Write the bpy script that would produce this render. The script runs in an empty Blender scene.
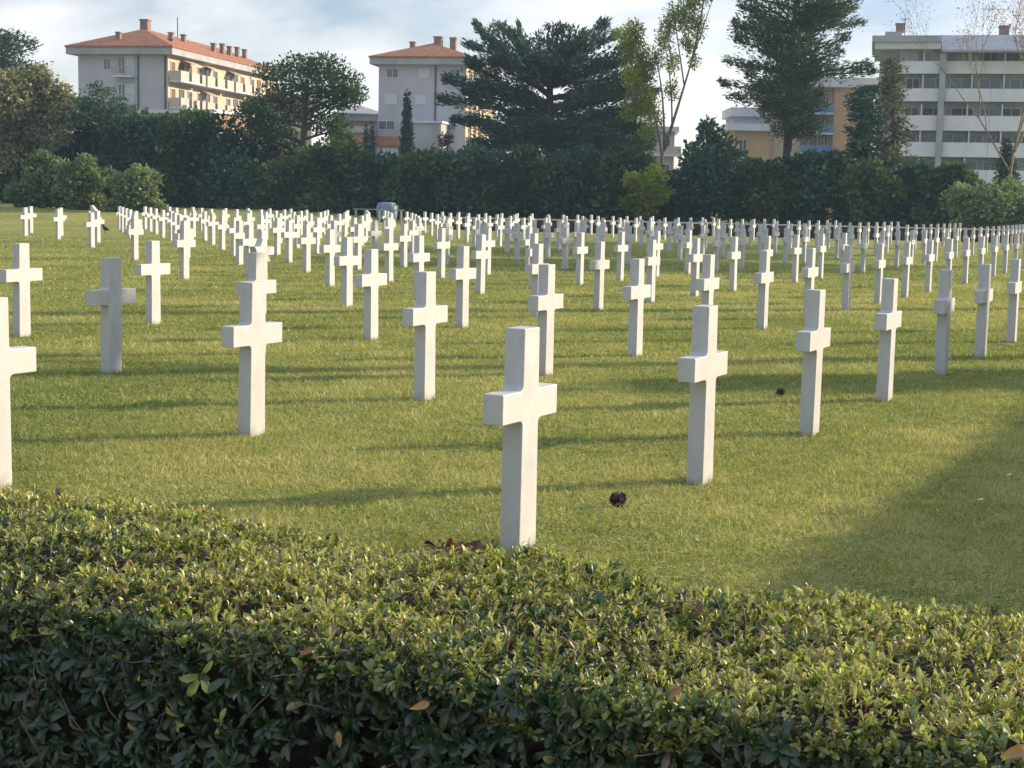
import bpy, math, random
import numpy as np
from mathutils import Vector, Matrix

random.seed(7)
RS = np.random.RandomState(11)
C = bpy.context.scene.collection
SC = bpy.context.scene

# ------------------------------------------------------------------ camera
F_PX, PITCH, ROLL, EYE = 1529.3, 0.11838, 0.02177, 1.658
cam = bpy.data.cameras.new('camera')
cam.sensor_width = 36.0
cam.lens = F_PX / 1024 * 36.0
cam.clip_start = 0.05
cam.clip_end = 6000
camo = bpy.data.objects.new('camera', cam)
C.objects.link(camo)
fw = Vector((0, math.cos(PITCH), -math.sin(PITCH)))
up0 = Vector((0, math.sin(PITCH), math.cos(PITCH)))
rt0 = Vector((1, 0, 0))
cr, sr = math.cos(ROLL), math.sin(ROLL)
RT = rt0 * cr + up0 * sr        # image x axis
UP = -rt0 * sr + up0 * cr
RT, UP = rt0 * cr + up0 * sr, up0 * cr - rt0 * sr
M3 = Matrix((RT, UP, -fw)).transposed()
camo.matrix_world = Matrix.Translation((0, 0, EYE)) @ M3.to_4x4()
SC.camera = camo
cam.dof.use_dof = False


def at(px, py, Y):
    """the point at forward distance Y behind pixel (px, py)"""
    d = RT * (px - 512) + UP * (384 - py) + fw * F_PX
    t = Y / d.y
    return Vector((d.x * t, Y, EYE + d.z * t))


# ------------------------------------------------------------------ sun and sky
SUN_EL = math.radians(17.5)
SUN_H = Vector((0.938, 0.346, 0)).normalized()
SUN_DIR = Vector((SUN_H.x * math.cos(SUN_EL), SUN_H.y * math.cos(SUN_EL), math.sin(SUN_EL)))
sl = bpy.data.lights.new('sun', 'SUN')
sl.energy = 4.7
sl.angle = math.radians(0.5)
sl.color = (1.0, 0.83, 0.60)
so = bpy.data.objects.new('sun', sl)
so.rotation_euler = SUN_DIR.to_track_quat('Z', 'Y').to_euler()
so.location = (60, 20, 40)
C.objects.link(so)

W = bpy.data.worlds.new('World')
SC.world = W
W.use_nodes = True
nt = W.node_tree
nt.nodes.clear()


def N(nt, typ, **kw):
    n = nt.nodes.new(typ)
    for k, v in kw.items():
        setattr(n, k, v)
    return n


sky = N(nt, 'ShaderNodeTexSky', sky_type='NISHITA')
sky.sun_disc = False
sky.sun_elevation = SUN_EL
sky.sun_rotation = math.atan2(SUN_H.x, SUN_H.y)
sky.air_density = 1.0
sky.dust_density = 0.2
sky.ozone_density = 1.3
tc = N(nt, 'ShaderNodeTexCoord')
# clouds: noise on the sky direction, flattened towards the horizon
mp = N(nt, 'ShaderNodeMapping')
mp.inputs['Scale'].default_value = (1.5, 1.5, 5.5)
mp.inputs['Location'].default_value = (0.35, 0.1, 0.55)
nz = N(nt, 'ShaderNodeTexNoise')
nz.inputs['Scale'].default_value = 2.6
nz.inputs['Detail'].default_value = 7
nz.inputs['Roughness'].default_value = 0.55
nz.inputs['Distortion'].default_value = 0.25
cr_ = N(nt, 'ShaderNodeValToRGB')
cr_.color_ramp.elements[0].position = 0.41
cr_.color_ramp.elements[0].color = (0, 0, 0, 1)
cr_.color_ramp.elements[1].position = 0.64
cr_.color_ramp.elements[1].color = (1, 1, 1, 1)
mx = N(nt, 'ShaderNodeMix', data_type='RGBA')
CLOUD = mx.inputs['B']
mx.inputs['B'].default_value = (8.9, 8.6, 8.6, 1)
bg = N(nt, 'ShaderNodeBackground')
bg.inputs['Strength'].default_value = 0.08
wo = N(nt, 'ShaderNodeOutputWorld')
L = nt.links.new
L(tc.outputs['Generated'], mp.inputs['Vector'])
L(mp.outputs['Vector'], nz.inputs['Vector'])
L(nz.outputs['Fac'], cr_.inputs['Fac'])
mt_ = N(nt, 'ShaderNodeMath', operation='MULTIPLY')
mt_.inputs[1].default_value = 0.75
L(cr_.outputs['Color'], mt_.inputs[0])
L(mt_.outputs[0], mx.inputs['Factor'])
tn_ = N(nt, 'ShaderNodeMix', data_type='RGBA', blend_type='MULTIPLY')
tn_.inputs['Factor'].default_value = 1.0
tn_.inputs['B'].default_value = (1.0, 0.92, 1.02, 1)
L(sky.outputs['Color'], tn_.inputs['A'])
L(tn_.outputs['Result'], mx.inputs['A'])
# added fill: sky brightened overhead, unseen above the frame, to lift lawn and trees
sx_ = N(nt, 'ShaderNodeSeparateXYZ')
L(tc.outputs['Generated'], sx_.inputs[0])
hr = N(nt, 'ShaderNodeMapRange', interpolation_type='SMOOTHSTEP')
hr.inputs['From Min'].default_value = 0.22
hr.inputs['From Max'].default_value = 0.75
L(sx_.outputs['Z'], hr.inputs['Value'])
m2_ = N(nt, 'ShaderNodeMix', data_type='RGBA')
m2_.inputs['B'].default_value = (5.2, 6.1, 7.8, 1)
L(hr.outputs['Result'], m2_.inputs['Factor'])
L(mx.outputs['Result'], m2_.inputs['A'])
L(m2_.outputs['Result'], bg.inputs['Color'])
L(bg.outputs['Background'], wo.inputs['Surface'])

SC.view_settings.view_transform = 'Standard'
SC.view_settings.look = 'None'
SC.view_settings.exposure = 0.86
SC.view_settings.gamma = 1.0
SC.view_settings.use_curve_mapping = False
SC.cycles.max_bounces = 6
SC.cycles.diffuse_bounces = 3
SC.cycles.glossy_bounces = 2
SC.cycles.transmission_bounces = 3
SC.cycles.transparent_max_bounces = 6
SC.cycles.volume_bounces = 1
SC.cycles.use_denoising = True


# ------------------------------------------------------------------ materials
def new_mat(name):
    m = bpy.data.materials.new(name)
    m.use_nodes = True
    m.node_tree.nodes.clear()
    out = N(m.node_tree, 'ShaderNodeOutputMaterial')
    return m, m.node_tree, out


def surf_mat(name, col, col2=None, scale=6.0, rough=0.7, bump=0.0, bscale=None, detail=4, vec='Object', stretch=(1, 1, 1), lo=0.35, hi=0.65, spec=0.3, rand=0.0):
    m, t, out = new_mat(name)
    p = N(t, 'ShaderNodeBsdfPrincipled')
    p.inputs['Roughness'].default_value = rough
    p.inputs['Specular IOR Level'].default_value = spec
    tcn = N(t, 'ShaderNodeTexCoord')
    mpn = N(t, 'ShaderNodeMapping')
    mpn.inputs['Scale'].default_value = stretch
    t.links.new(tcn.outputs[vec], mpn.inputs['Vector'])
    n = N(t, 'ShaderNodeTexNoise')
    n.inputs['Scale'].default_value = scale
    n.inputs['Detail'].default_value = detail
    t.links.new(mpn.outputs['Vector'], n.inputs['Vector'])
    r = N(t, 'ShaderNodeValToRGB')
    e = r.color_ramp.elements
    e[0].position, e[1].position = lo, hi
    e[0].color = (*col, 1)
    e[1].color = (*(col2 or col), 1)
    t.links.new(n.outputs['Fac'], r.inputs['Fac'])
    src = r.outputs['Color']
    if rand:
        oi = N(t, 'ShaderNodeObjectInfo')
        mr = N(t, 'ShaderNodeMapRange')
        mr.inputs['To Min'].default_value = 1 - rand
        mr.inputs['To Max'].default_value = 1.0
        t.links.new(oi.outputs['Random'], mr.inputs['Value'])
        mm = N(t, 'ShaderNodeMix', data_type='RGBA', blend_type='MULTIPLY')
        mm.inputs['Factor'].default_value = 1
        t.links.new(src, mm.inputs['A'])
        t.links.new(mr.outputs['Result'], mm.inputs['B'])
        src = mm.outputs['Result']
    t.links.new(src, p.inputs['Base Color'])
    if bump:
        n2 = N(t, 'ShaderNodeTexNoise')
        n2.inputs['Scale'].default_value = bscale or scale * 4
        n2.inputs['Detail'].default_value = 5
        t.links.new(mpn.outputs['Vector'], n2.inputs['Vector'])
        b = N(t, 'ShaderNodeBump')
        b.inputs['Strength'].default_value = bump
        b.inputs['Distance'].default_value = 0.02
        t.links.new(n2.outputs['Fac'], b.inputs['Height'])
        t.links.new(b.outputs['Normal'], p.inputs['Normal'])
    t.links.new(p.outputs['BSDF'], out.inputs['Surface'])
    return m


def leaf_mat(name, stops, transl=0.3, gloss=0.06, grough=0.35, tcol=(1.0, 1.15, 0.55)):
    """per-leaf colour from the face attribute 'tint' (0..1)"""
    m, t, out = new_mat(name)
    a = N(t, 'ShaderNodeAttribute', attribute_name='tint')
    r = N(t, 'ShaderNodeValToRGB')
    els = r.color_ramp.elements
    while len(els) < len(stops):
        els.new(0.5)
    for e, (pos, c) in zip(els, stops):
        e.position = pos
        e.color = (*c, 1)
    t.links.new(a.outputs['Fac'], r.inputs['Fac'])
    d = N(t, 'ShaderNodeBsdfDiffuse')
    t.links.new(r.outputs['Color'], d.inputs['Color'])
    tr = N(t, 'ShaderNodeBsdfTranslucent')
    mm = N(t, 'ShaderNodeMix', data_type='RGBA', blend_type='MULTIPLY')
    mm.inputs['Factor'].default_value = 1
    mm.inputs['B'].default_value = (*tcol, 1)
    t.links.new(r.outputs['Color'], mm.inputs['A'])
    t.links.new(mm.outputs['Result'], tr.inputs['Color'])
    s = N(t, 'ShaderNodeMixShader')
    s.inputs[0].default_value = transl
    t.links.new(d.outputs[0], s.inputs[1])
    t.links.new(tr.outputs[0], s.inputs[2])
    last = s
    if gloss:
        g = N(t, 'ShaderNodeBsdfGlossy')
        g.inputs['Roughness'].default_value = grough
        g.inputs['Color'].default_value = (1, 1, 1, 1)
        s2 = N(t, 'ShaderNodeMixShader')
        s2.inputs[0].default_value = gloss
        t.links.new(s.outputs[0], s2.inputs[1])
        t.links.new(g.outputs[0], s2.inputs[2])
        last = s2
    t.links.new(last.outputs[0], out.inputs['Surface'])
    return m


def sm3(a, k):
    return tuple(x * k for x in a)


MAT = {}
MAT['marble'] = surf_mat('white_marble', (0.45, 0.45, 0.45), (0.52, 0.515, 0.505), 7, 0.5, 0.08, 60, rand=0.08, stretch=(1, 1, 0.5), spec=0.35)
def stain_marble():
    t = MAT['marble'].node_tree
    p = [n for n in t.nodes if n.type == 'BSDF_PRINCIPLED'][0]
    src = p.inputs['Base Color'].links[0].from_socket
    tcn = N(t, 'ShaderNodeTexCoord')
    oi = N(t, 'ShaderNodeObjectInfo')
    va = N(t, 'ShaderNodeVectorMath', operation='ADD')
    t.links.new(tcn.outputs['Object'], va.inputs[0])
    t.links.new(oi.outputs['Location'], va.inputs[1])
    n = N(t, 'ShaderNodeTexNoise')
    n.inputs['Scale'].default_value = 9
    n.inputs['Detail'].default_value = 6
    t.links.new(va.outputs[0], n.inputs['Vector'])
    sx = N(t, 'ShaderNodeSeparateXYZ')
    t.links.new(tcn.outputs['Object'], sx.inputs[0])
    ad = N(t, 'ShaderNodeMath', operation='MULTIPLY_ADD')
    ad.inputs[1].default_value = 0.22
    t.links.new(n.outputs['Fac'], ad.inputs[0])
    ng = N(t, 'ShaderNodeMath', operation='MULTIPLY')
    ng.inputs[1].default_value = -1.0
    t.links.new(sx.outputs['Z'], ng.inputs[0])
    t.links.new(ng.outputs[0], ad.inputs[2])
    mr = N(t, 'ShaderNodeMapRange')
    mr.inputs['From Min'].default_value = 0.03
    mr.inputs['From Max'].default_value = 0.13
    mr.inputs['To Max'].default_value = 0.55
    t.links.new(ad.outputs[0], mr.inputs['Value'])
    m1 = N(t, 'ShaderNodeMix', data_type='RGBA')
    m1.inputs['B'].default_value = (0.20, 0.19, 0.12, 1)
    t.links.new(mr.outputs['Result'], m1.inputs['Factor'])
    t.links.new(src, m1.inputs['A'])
    # faint grey veins and weathering
    n2 = N(t, 'ShaderNodeTexNoise')
    n2.inputs['Scale'].default_value = 5
    n2.inputs['Detail'].default_value = 8
    n2.inputs['Distortion'].default_value = 1.6
    t.links.new(va.outputs[0], n2.inputs['Vector'])
    r2 = N(t, 'ShaderNodeValToRGB')
    e = r2.color_ramp.elements
    e[0].position, e[1].position = 0.46, 0.54
    e[0].color = (1, 1, 1, 1)
    e[1].color = (1, 1, 1, 1)
    k = e.new(0.5)
    k.color = (0.94, 0.94, 0.945, 1)
    t.links.new(n2.outputs['Fac'], r2.inputs['Fac'])
    m2 = N(t, 'ShaderNodeMix', data_type='RGBA', blend_type='MULTIPLY')
    m2.inputs['Factor'].default_value = 1.0
    t.links.new(m1.outputs['Result'], m2.inputs['A'])
    t.links.new(r2.outputs['Color'], m2.inputs['B'])
    t.links.new(m2.outputs['Result'], p.inputs['Base Color'])


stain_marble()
MAT['bark'] = surf_mat('grey_brown_bark', (0.05, 0.038, 0.03), (0.12, 0.09, 0.07), 3, 0.9, 0.4, stretch=(4, 4, 1))
MAT['pale_bark'] = surf_mat('pale_bark', (0.16, 0.12, 0.085), (0.28, 0.22, 0.15), 3, 0.9, 0.3, stretch=(4, 4, 1))
MAT['twig'] = surf_mat('twig_bark', (0.10, 0.075, 0.06), (0.24, 0.17, 0.12), 18, 0.85)
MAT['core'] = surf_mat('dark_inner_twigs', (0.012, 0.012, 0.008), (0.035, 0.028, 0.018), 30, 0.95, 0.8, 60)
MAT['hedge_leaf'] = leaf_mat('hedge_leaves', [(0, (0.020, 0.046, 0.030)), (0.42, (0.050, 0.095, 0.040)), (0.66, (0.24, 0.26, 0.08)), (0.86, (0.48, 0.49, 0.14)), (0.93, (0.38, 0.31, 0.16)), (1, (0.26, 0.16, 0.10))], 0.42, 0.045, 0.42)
MAT['dead_leaf'] = leaf_mat('dry_leaves', [(0, (0.06, 0.02, 0.018)), (0.5, (0.15, 0.07, 0.04)), (1, (0.42, 0.24, 0.08))], 0.3, 0.03, tcol=(1, 0.9, 0.6))
MAT['grass'] = leaf_mat('grass_blades', [(0, (0.14, 0.19, 0.045)), (0.5, (0.255, 0.28, 0.075)), (0.8, (0.42, 0.39, 0.15)), (1, (0.58, 0.50, 0.28))], 0.42, 0.03, 0.5, (1.0, 1.05, 0.6))

# ------------------------------------------------------------------ object helpers


def tag(o, label=None, cat=None, group=None, kind=None):
    if label:
        o['label'] = label
    if cat:
        o['category'] = cat
    if group:
        o['group'] = group
    if kind:
        o['kind'] = kind
    return o


def empty(name, loc=(0, 0, 0), rz=0.0):
    o = bpy.data.objects.new(name, None)
    o.location = loc
    o.rotation_euler = (0, 0, rz)
    o.empty_display_size = 0.3
    C.objects.link(o)
    return o


def link(name, me, mat=None, parent=None):
    o = bpy.data.objects.new(name, me)
    if mat is not None and not me.materials:
        me.materials.append(mat)
    C.objects.link(o)
    if parent is not None:
        o.parent = parent
    return o


def np_mesh(name, V, Fv, tint=None, smooth=False):
    """V (n,3), Fv (m,k) one face size, tint (m,) face attribute"""
    V = np.ascontiguousarray(V, dtype=np.float32)
    Fv = np.ascontiguousarray(Fv, dtype=np.int32)
    me = bpy.data.meshes.new(name)
    m, k = Fv.shape
    me.vertices.add(len(V))
    me.vertices.foreach_set('co', V.ravel())
    me.loops.add(m * k)
    me.loops.foreach_set('vertex_index', Fv.ravel())
    me.polygons.add(m)
    me.polygons.foreach_set('loop_start', np.arange(0, m * k, k, dtype=np.int32))
    me.polygons.foreach_set('loop_total', np.full(m, k, dtype=np.int32))
    if smooth:
        me.polygons.foreach_set('use_smooth', np.ones(m, dtype=bool))
    if tint is not None:
        a = me.attributes.new('tint', 'FLOAT', 'FACE')
        a.data.foreach_set('value', np.ascontiguousarray(tint, dtype=np.float32))
    me.update(calc_edges=True)
    return me


class MB:
    """collects boxes, prisms and tubes into one mesh"""

    def __init__(self):
        self.v, self.f = [], []

    def add(self, vs, fs):
        n = len(self.v)
        self.v += [tuple(p) for p in vs]
        self.f += [tuple(i + n for i in f) for f in fs]
        return self

    def box(self, x0, x1, y0, y1, z0, z1):
        vs = [(x0, y0, z0), (x1, y0, z0), (x1, y1, z0), (x0, y1, z0), (x0, y0, z1), (x1, y0, z1), (x1, y1, z1), (x0, y1, z1)]
        return self.add(vs, [(0, 3, 2, 1), (4, 5, 6, 7), (0, 1, 5, 4), (1, 2, 6, 5), (2, 3, 7, 6), (3, 0, 4, 7)])

    def prism(self, pts, z0, z1):
        n = len(pts)
        vs = [(x, y, z0) for x, y in pts] + [(x, y, z1) for x, y in pts]
        fs = [tuple(range(n - 1, -1, -1)), tuple(range(n, 2 * n))]
        fs += [(i, (i + 1) % n, n + (i + 1) % n, n + i) for i in range(n)]
        return self.add(vs, fs)

    def tube(self, pts, rad, seg=6):
        pts = [Vector(p) for p in pts]
        if not hasattr(rad, '__len__'):
            rad = [rad] * len(pts)
        vs, fs = [], []
        for i, p in enumerate(pts):
            d = (pts[min(i + 1, len(pts) - 1)] - pts[max(i - 1, 0)]).normalized()
            a = d.orthogonal().normalized() if abs(d.z) > 0.9 else d.cross(Vector((0, 0, 1))).normalized()
            b = d.cross(a)
            for k in range(seg):
                t = 2 * math.pi * k / seg
                vs.append(p + (a * math.cos(t) + b * math.sin(t)) * rad[i])
        for i in range(len(pts) - 1):
            for k in range(seg):
                k2 = (k + 1) % seg
                fs.append((i * seg + k, i * seg + k2, (i + 1) * seg + k2, (i + 1) * seg + k))
        fs.append(tuple(range(seg - 1, -1, -1)))
        fs.append(tuple(range((len(pts) - 1) * seg, len(pts) * seg)))
        return self.add(vs, fs)

    def mesh(self, name, smooth=False):
        me = bpy.data.meshes.new(name)
        me.from_pydata(self.v, [], self.f)
        me.update()
        if smooth:
            for p in me.polygons:
                p.use_smooth = True
        return me

    def build(self, name, mat, parent=None, smooth=False):
        return link(name, self.mesh(name, smooth), mat, parent)


def bevel_mesh(me, w, seg=2, angle=0.6):
    import bmesh
    bm = bmesh.new()
    bm.from_mesh(me)
    bmesh.ops.recalc_face_normals(bm, faces=bm.faces)
    ed = [e for e in bm.edges if len(e.link_faces) == 2 and e.calc_face_angle(0) > angle]
    bmesh.ops.bevel(bm, geom=ed, offset=w, offset_type='OFFSET', segments=seg, profile=0.5, affect='EDGES')
    bm.to_mesh(me)
    bm.free()
    me.update()
    return me


# ------------------------------------------------------------------ ground
def smst(a, b, x):
    t = np.clip((x - a) / (b - a), 0, 1)
    return t * t * (3 - 2 * t)


def gz(x, y):
    return 0.7 * smst(74, 92, y) * smst(-2, -18, x)


xs = np.unique(np.concatenate([np.linspace(-60, 60, 61), np.linspace(-3000, 3000, 25)]))
ys = np.unique(np.concatenate([np.linspace(-20, 180, 101), np.linspace(-400, 5000, 28)]))
GX, GY = np.meshgrid(xs, ys)
GV = np.stack([GX.ravel(), GY.ravel(), gz(GX, GY).ravel()], 1)
nx, ny = len(xs), len(ys)
ii, jj = np.meshgrid(np.arange(nx - 1), np.arange(ny - 1))
a0 = (jj * nx + ii).ravel()
GF = np.stack([a0, a0 + 1, a0 + nx + 1, a0 + nx], 1)


def ground_mat():
    m, t, out = new_mat('mown_grass')
    p = N(t, 'ShaderNodeBsdfPrincipled')
    p.inputs['Roughness'].default_value = 0.95
    p.inputs['Specular IOR Level'].default_value = 0.1
    g = N(t, 'ShaderNodeNewGeometry')

    def noise(sc, det=5, st=(1, 1, 1)):
        mpn = N(t, 'ShaderNodeMapping')
        mpn.inputs['Scale'].default_value = st
        t.links.new(g.outputs['Position'], mpn.inputs['Vector'])
        n = N(t, 'ShaderNodeTexNoise')
        n.inputs['Scale'].default_value = sc
        n.inputs['Detail'].default_value = det
        t.links.new(mpn.outputs['Vector'], n.inputs['Vector'])
        return n.outputs['Fac']

    def ramp(fac, stops):
        r = N(t, 'ShaderNodeValToRGB')
        els = r.color_ramp.elements
        while len(els) < len(stops):
            els.new(0.5)
        for e, (pos, c) in zip(els, stops):
            e.position = pos
            e.color = (*c, 1)
        t.links.new(fac, r.inputs['Fac'])
        return r.outputs['Color']
    big = ramp(noise(0.16, 3), [(0.35, (0.22, 0.245, 0.065)), (0.52, (0.275, 0.28, 0.08)), (0.68, (0.34, 0.315, 0.10))])
    mid = ramp(noise(3.2, 6), [(0.3, (0.66, 0.74, 0.62)), (0.5, (1.0, 1.0, 1.0)), (0.72, (1.32, 1.2, 1.12))])
    fine = ramp(noise(42, 4), [(0.3, (0.5, 0.56, 0.5)), (0.55, (1.0, 1.0, 1.0)), (0.75, (1.5, 1.4, 1.3))])
    m1 = N(t, 'ShaderNodeMix', data_type='RGBA', blend_type='MULTIPLY')
    m1.inputs['Factor'].default_value = 1
    t.links.new(big, m1.inputs['A'])
    t.links.new(mid, m1.inputs['B'])
    m2 = N(t, 'ShaderNodeMix', data_type='RGBA', blend_type='MULTIPLY')
    m2.inputs['Factor'].default_value = 1
    t.links.new(m1.outputs['Result'], m2.inputs['A'])
    t.links.new(fine, m2.inputs['B'])
    t.links.new(m2.outputs['Result'], p.inputs['Base Color'])
    b = N(t, 'ShaderNodeBump')
    b.inputs['Strength'].default_value = 1.0
    b.inputs['Distance'].default_value = 0.05
    t.links.new(noise(26, 4), b.inputs['Height'])
    t.links.new(b.outputs['Normal'], p.inputs['Normal'])
    t.links.new(p.outputs['BSDF'], out.inputs['Surface'])
    return m


gme = np_mesh('ground', GV, GF)
gro = link('ground', gme, ground_mat())
tag(gro, 'mown olive green lawn running under all the headstones', 'lawn', kind='structure')

# clumpy value noise in numpy, used for patchy grass and hedge surfaces


class VNoise:
    def __init__(self, seed, n=64):
        self.g = np.random.RandomState(seed).rand(n, n)
        self.n = n

    def __call__(self, x, y, s):
        x = np.asarray(x) * s
        y = np.asarray(y) * s
        xi = np.floor(x).astype(int)
        yi = np.floor(y).astype(int)
        fx = x - xi
        fy = y - yi
        fx = fx * fx * (3 - 2 * fx)
        fy = fy * fy * (3 - 2 * fy)
        n = self.n
        g = self.g
        a = g[yi % n, xi % n]
        b = g[yi % n, (xi + 1) % n]
        c = g[(yi + 1) % n, xi % n]
        d = g[(yi + 1) % n, (xi + 1) % n]
        return (a * (1 - fx) + b * fx) * (1 - fy) + (c * (1 - fx) + d * fx) * fy


VN = VNoise(3)
VN2 = VNoise(5)


def grass_blades():
    P, S = [], []
    for (y0, y1, dens, sc) in ((3.9, 7.5, 3600, 1.0), (7.5, 11, 2800, 1.1), (11, 16, 1700, 1.35), (16, 23, 850, 1.8), (23, 32, 380, 2.3), (32, 44, 150, 3.0), (44, 58, 50, 3.8)):
        w = 0.345 * y1 + 1.6
        n = int(dens * 2 * w * (y1 - y0))
        x = RS.uniform(-w, w, n)
        y = RS.uniform(y0, y1, n)
        keep = np.abs(x) < 0.345 * y + 1.6
        # behind the clipped hedge only
        keep &= (0.407 * x + 0.9134 * y) > 3.3
        x, y = x[keep], y[keep]
        P.append(np.stack([x, y], 1))
        S.append(np.full(len(x), sc))
    P = np.concatenate(P)
    S = np.concatenate(S)
    n = len(P)
    pn = VN(P[:, 0], P[:, 1], 1.7) * 0.5 + VN2(P[:, 0], P[:, 1], 5.0) * 0.5
    h = (0.016 + 0.026 * RS.rand(n) ** 1.3) * (0.6 + 0.9 * pn) * S ** 0.35
    wd = (0.0022 + 0.0022 * RS.rand(n)) * S
    az = RS.uniform(0, 2 * np.pi, n)
    az2 = RS.uniform(0, 2 * np.pi, n)
    lean = RS.rand(n) ** 0.8 * 1.25 * h * 1.1
    flat = RS.rand(n) < 0.13          # dry clippings lying on top
    h = np.where(flat, 0.012 + 0.02 * RS.rand(n), h)
    lean = np.where(flat, 0.03 + 0.04 * RS.rand(n), lean) * np.where(flat, S ** 0.5, 1)
    bz = np.where(flat, 0.012 + 0.014 * RS.rand(n), 0)
    V = np.zeros((n, 3, 3))
    V[:, 0, 0] = P[:, 0] - np.cos(az) * wd
    V[:, 0, 1] = P[:, 1] - np.sin(az) * wd
    V[:, 1, 0] = P[:, 0] + np.cos(az) * wd
    V[:, 1, 1] = P[:, 1] + np.sin(az) * wd
    V[:, 2, 0] = P[:, 0] + np.cos(az2) * lean
    V[:, 2, 1] = P[:, 1] + np.sin(az2) * lean
    V[:, 0, 2] = bz
    V[:, 1, 2] = bz
    V[:, 2, 2] = h
    Fv = np.arange(n * 3).reshape(n, 3)
    pt = VN(P[:, 0], P[:, 1], 0.55) * 0.5 + pn * 0.5
    t = np.clip(0.45 + 1.6 * (pt - 0.5) + RS.normal(0, 0.17, n), 0, 0.85)
    t = np.where(flat, RS.uniform(0.72, 1.0, n), t)
    return np_mesh('grass', V.reshape(-1, 3), Fv, t)


gr = link('grass', grass_blades(), MAT['grass'])
tag(gr, 'short green grass with dry clippings among the nearer crosses', 'grass', kind='stuff')

# ------------------------------------------------------------------ headstones


def cross_outline(H=1.07, arm=0.57, za=0.635, zb=0.778, wt=0.157, wb=0.178, r=0.028, inset=0.0):
    """outline (x, z) with small fillets in the four inner corners"""
    def w(z):
        return (wb + (wt - wb) * z / H) / 2
    pts = [(-w(-0.05), -0.05), (w(-0.05), -0.05)]

    def fil(cx, cz, sx, sz, rev):
        # inner corner at (cx,cz); centre offset by r in direction (sx,sz)
        ox, oz = cx + sx * r, cz + sz * r
        L = []
        for k in range(5):
            t = k / 4 * math.pi / 2
            L.append((ox - sx * r * math.cos(t), oz - sz * r * math.sin(t)))
        return L[::-1] if rev else L
    # lower right inner corner: going up the shaft then out along the arm
    pts += fil(w(za), za, 1, -1, False)
    pts += [(arm / 2, za), (arm / 2, zb)]
    pts += fil(w(zb), zb, 1, 1, True)
    pts += [(w(H), H), (-w(H), H)]
    pts += fil(-w(zb), zb, -1, 1, False)
    pts += [(-arm / 2, zb), (-arm / 2, za)]
    pts += fil(-w(za), za, -1, -1, True)
    return pts


def slab_mesh(name, outline, depth):
    mb = MB()
    n = len(outline)
    vs = [(x, -depth / 2, z) for x, z in outline] + [(x, depth / 2, z) for x, z in outline]
    fs = [tuple(range(n)), tuple(range(2 * n - 1, n - 1, -1))]
    fs += [((i + 1) % n, i, n + i, n + (i + 1) % n) for i in range(n)]
    mb.add(vs, fs)
    return bevel_mesh(mb.mesh(name), 0.005, 2)


cross_me = slab_mesh('cross_headstone', cross_outline(), 0.106)
cross_me.materials.append(MAT['marble'])


def star_outline(H=1.07, R=0.215, wb=0.178, wt=0.157):
    c = H - R
    star = []
    for k in range(12):
        a = math.radians(90 - 30 * k)
        rr = R if k % 2 == 0 else R / math.sqrt(3)
        star.append((rr * math.cos(a), c + rr * math.sin(a)))
    # bottom point k=6 is replaced by the shaft: cut where the shaft meets the lower inner notches
    right = star[0:6]          # top, ..., lower inner right (k=5)
    left = star[7:12]
    # narrow neck of the shaft under the star
    z5 = star[5][1]
    out = [(-wb / 2, -0.05), (wb / 2, -0.05), (wt / 2, z5 - 0.06), (star[5][0], z5)]
    out += right[::-1][1:]
    out += left[::-1]
    out += [(-wt / 2, z5 - 0.06)]
    return out


star_me = slab_mesh('star_headstone', star_outline(), 0.106)
star_me.materials.append(MAT['marble'])

O2 = np.array([0.045, 7.22])
U2 = np.array([1.075, 2.09])
V2 = np.array([-1.90, 3.44])
IA = {0: 0.0, 1: 0.0, 2: 0.02, 3: 1.95, 4: 2.9, 5: 3.65, 6: 4.4, 7: 5.19, 8: 5.82, 9: 6.45, 10: 7.09, 11: 7.6}
SPC = {0: 0.985, 1: 0.977, 2: 0.953, 3: 0.93, 4: 0.91, 5: 0.895, 6: 0.88, 7: 0.865, 8: 0.85, 9: 0.83, 10: 0.81, 11: 0.80}
KMIN = {0: 0, 1: -1, 2: 0, 3: -2, 4: 0, 5: -1, 6: -1, 7: -2, 8: -2, 9: -3, 10: -3, 11: -4, 12: -5, 13: -5}


def cross_pos(j, k):
    ia = IA.get(j, 7.6 + 0.53 * (j - 11))
    sp = SPC.get(j, 0.80 - 0.012 * (j - 11))
    i = ia + k * sp + (0.035 if j == 1 and k > 0 else -0.035 if j == 1 and k < 0 else -0.03 if j == 0 and k == 1 else -0.012 if j == 0 and k == 2 else 0)
    if j == 0 and 0 <= k <= 6:
        i = (0.0, 0.965, 1.955, 2.95, 4.0, 4.97, 5.96)[k]
    if j == 3 and k <= 0:
        i = 0.965 * (k + 2)
    je = j + 0.0012 * max(i, 0) ** 2 - (0.035 if j == 0 and i > 0.5 else 0) - (0.02 if j == 1 else 0)
    p = O2 + i * U2 + je * V2
    ta = U2 + 0.0024 * max(i, 0) * V2
    return p, math.atan2(ta[1], ta[0])


ORD = ['zeroth', 'first', 'second', 'third', 'fourth', 'fifth', 'sixth', 'seventh', 'eighth', 'ninth', 'tenth', 'eleventh', 'twelfth', 'thirteenth', 'fourteenth', 'fifteenth', 'sixteenth', 'seventeenth', 'eighteenth', 'nineteenth', 'twentieth']
TENS = {2: 'twenty', 3: 'thirty', 4: 'forty', 5: 'fifty'}


def ordn(n):
    if n <= 20:
        return ORD[n]
    t, u = divmod(n, 10)
    return TENS[t][:-1] + 'ieth' if u == 0 else TENS[t] + '-' + ORD[u]


def px_of(p):
    v = Vector(p) - Vector((0, 0, EYE))
    d = v.dot(fw)
    return 512 + F_PX * v.dot(RT) / d, 384 - F_PX * v.dot(UP) / d, d


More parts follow.
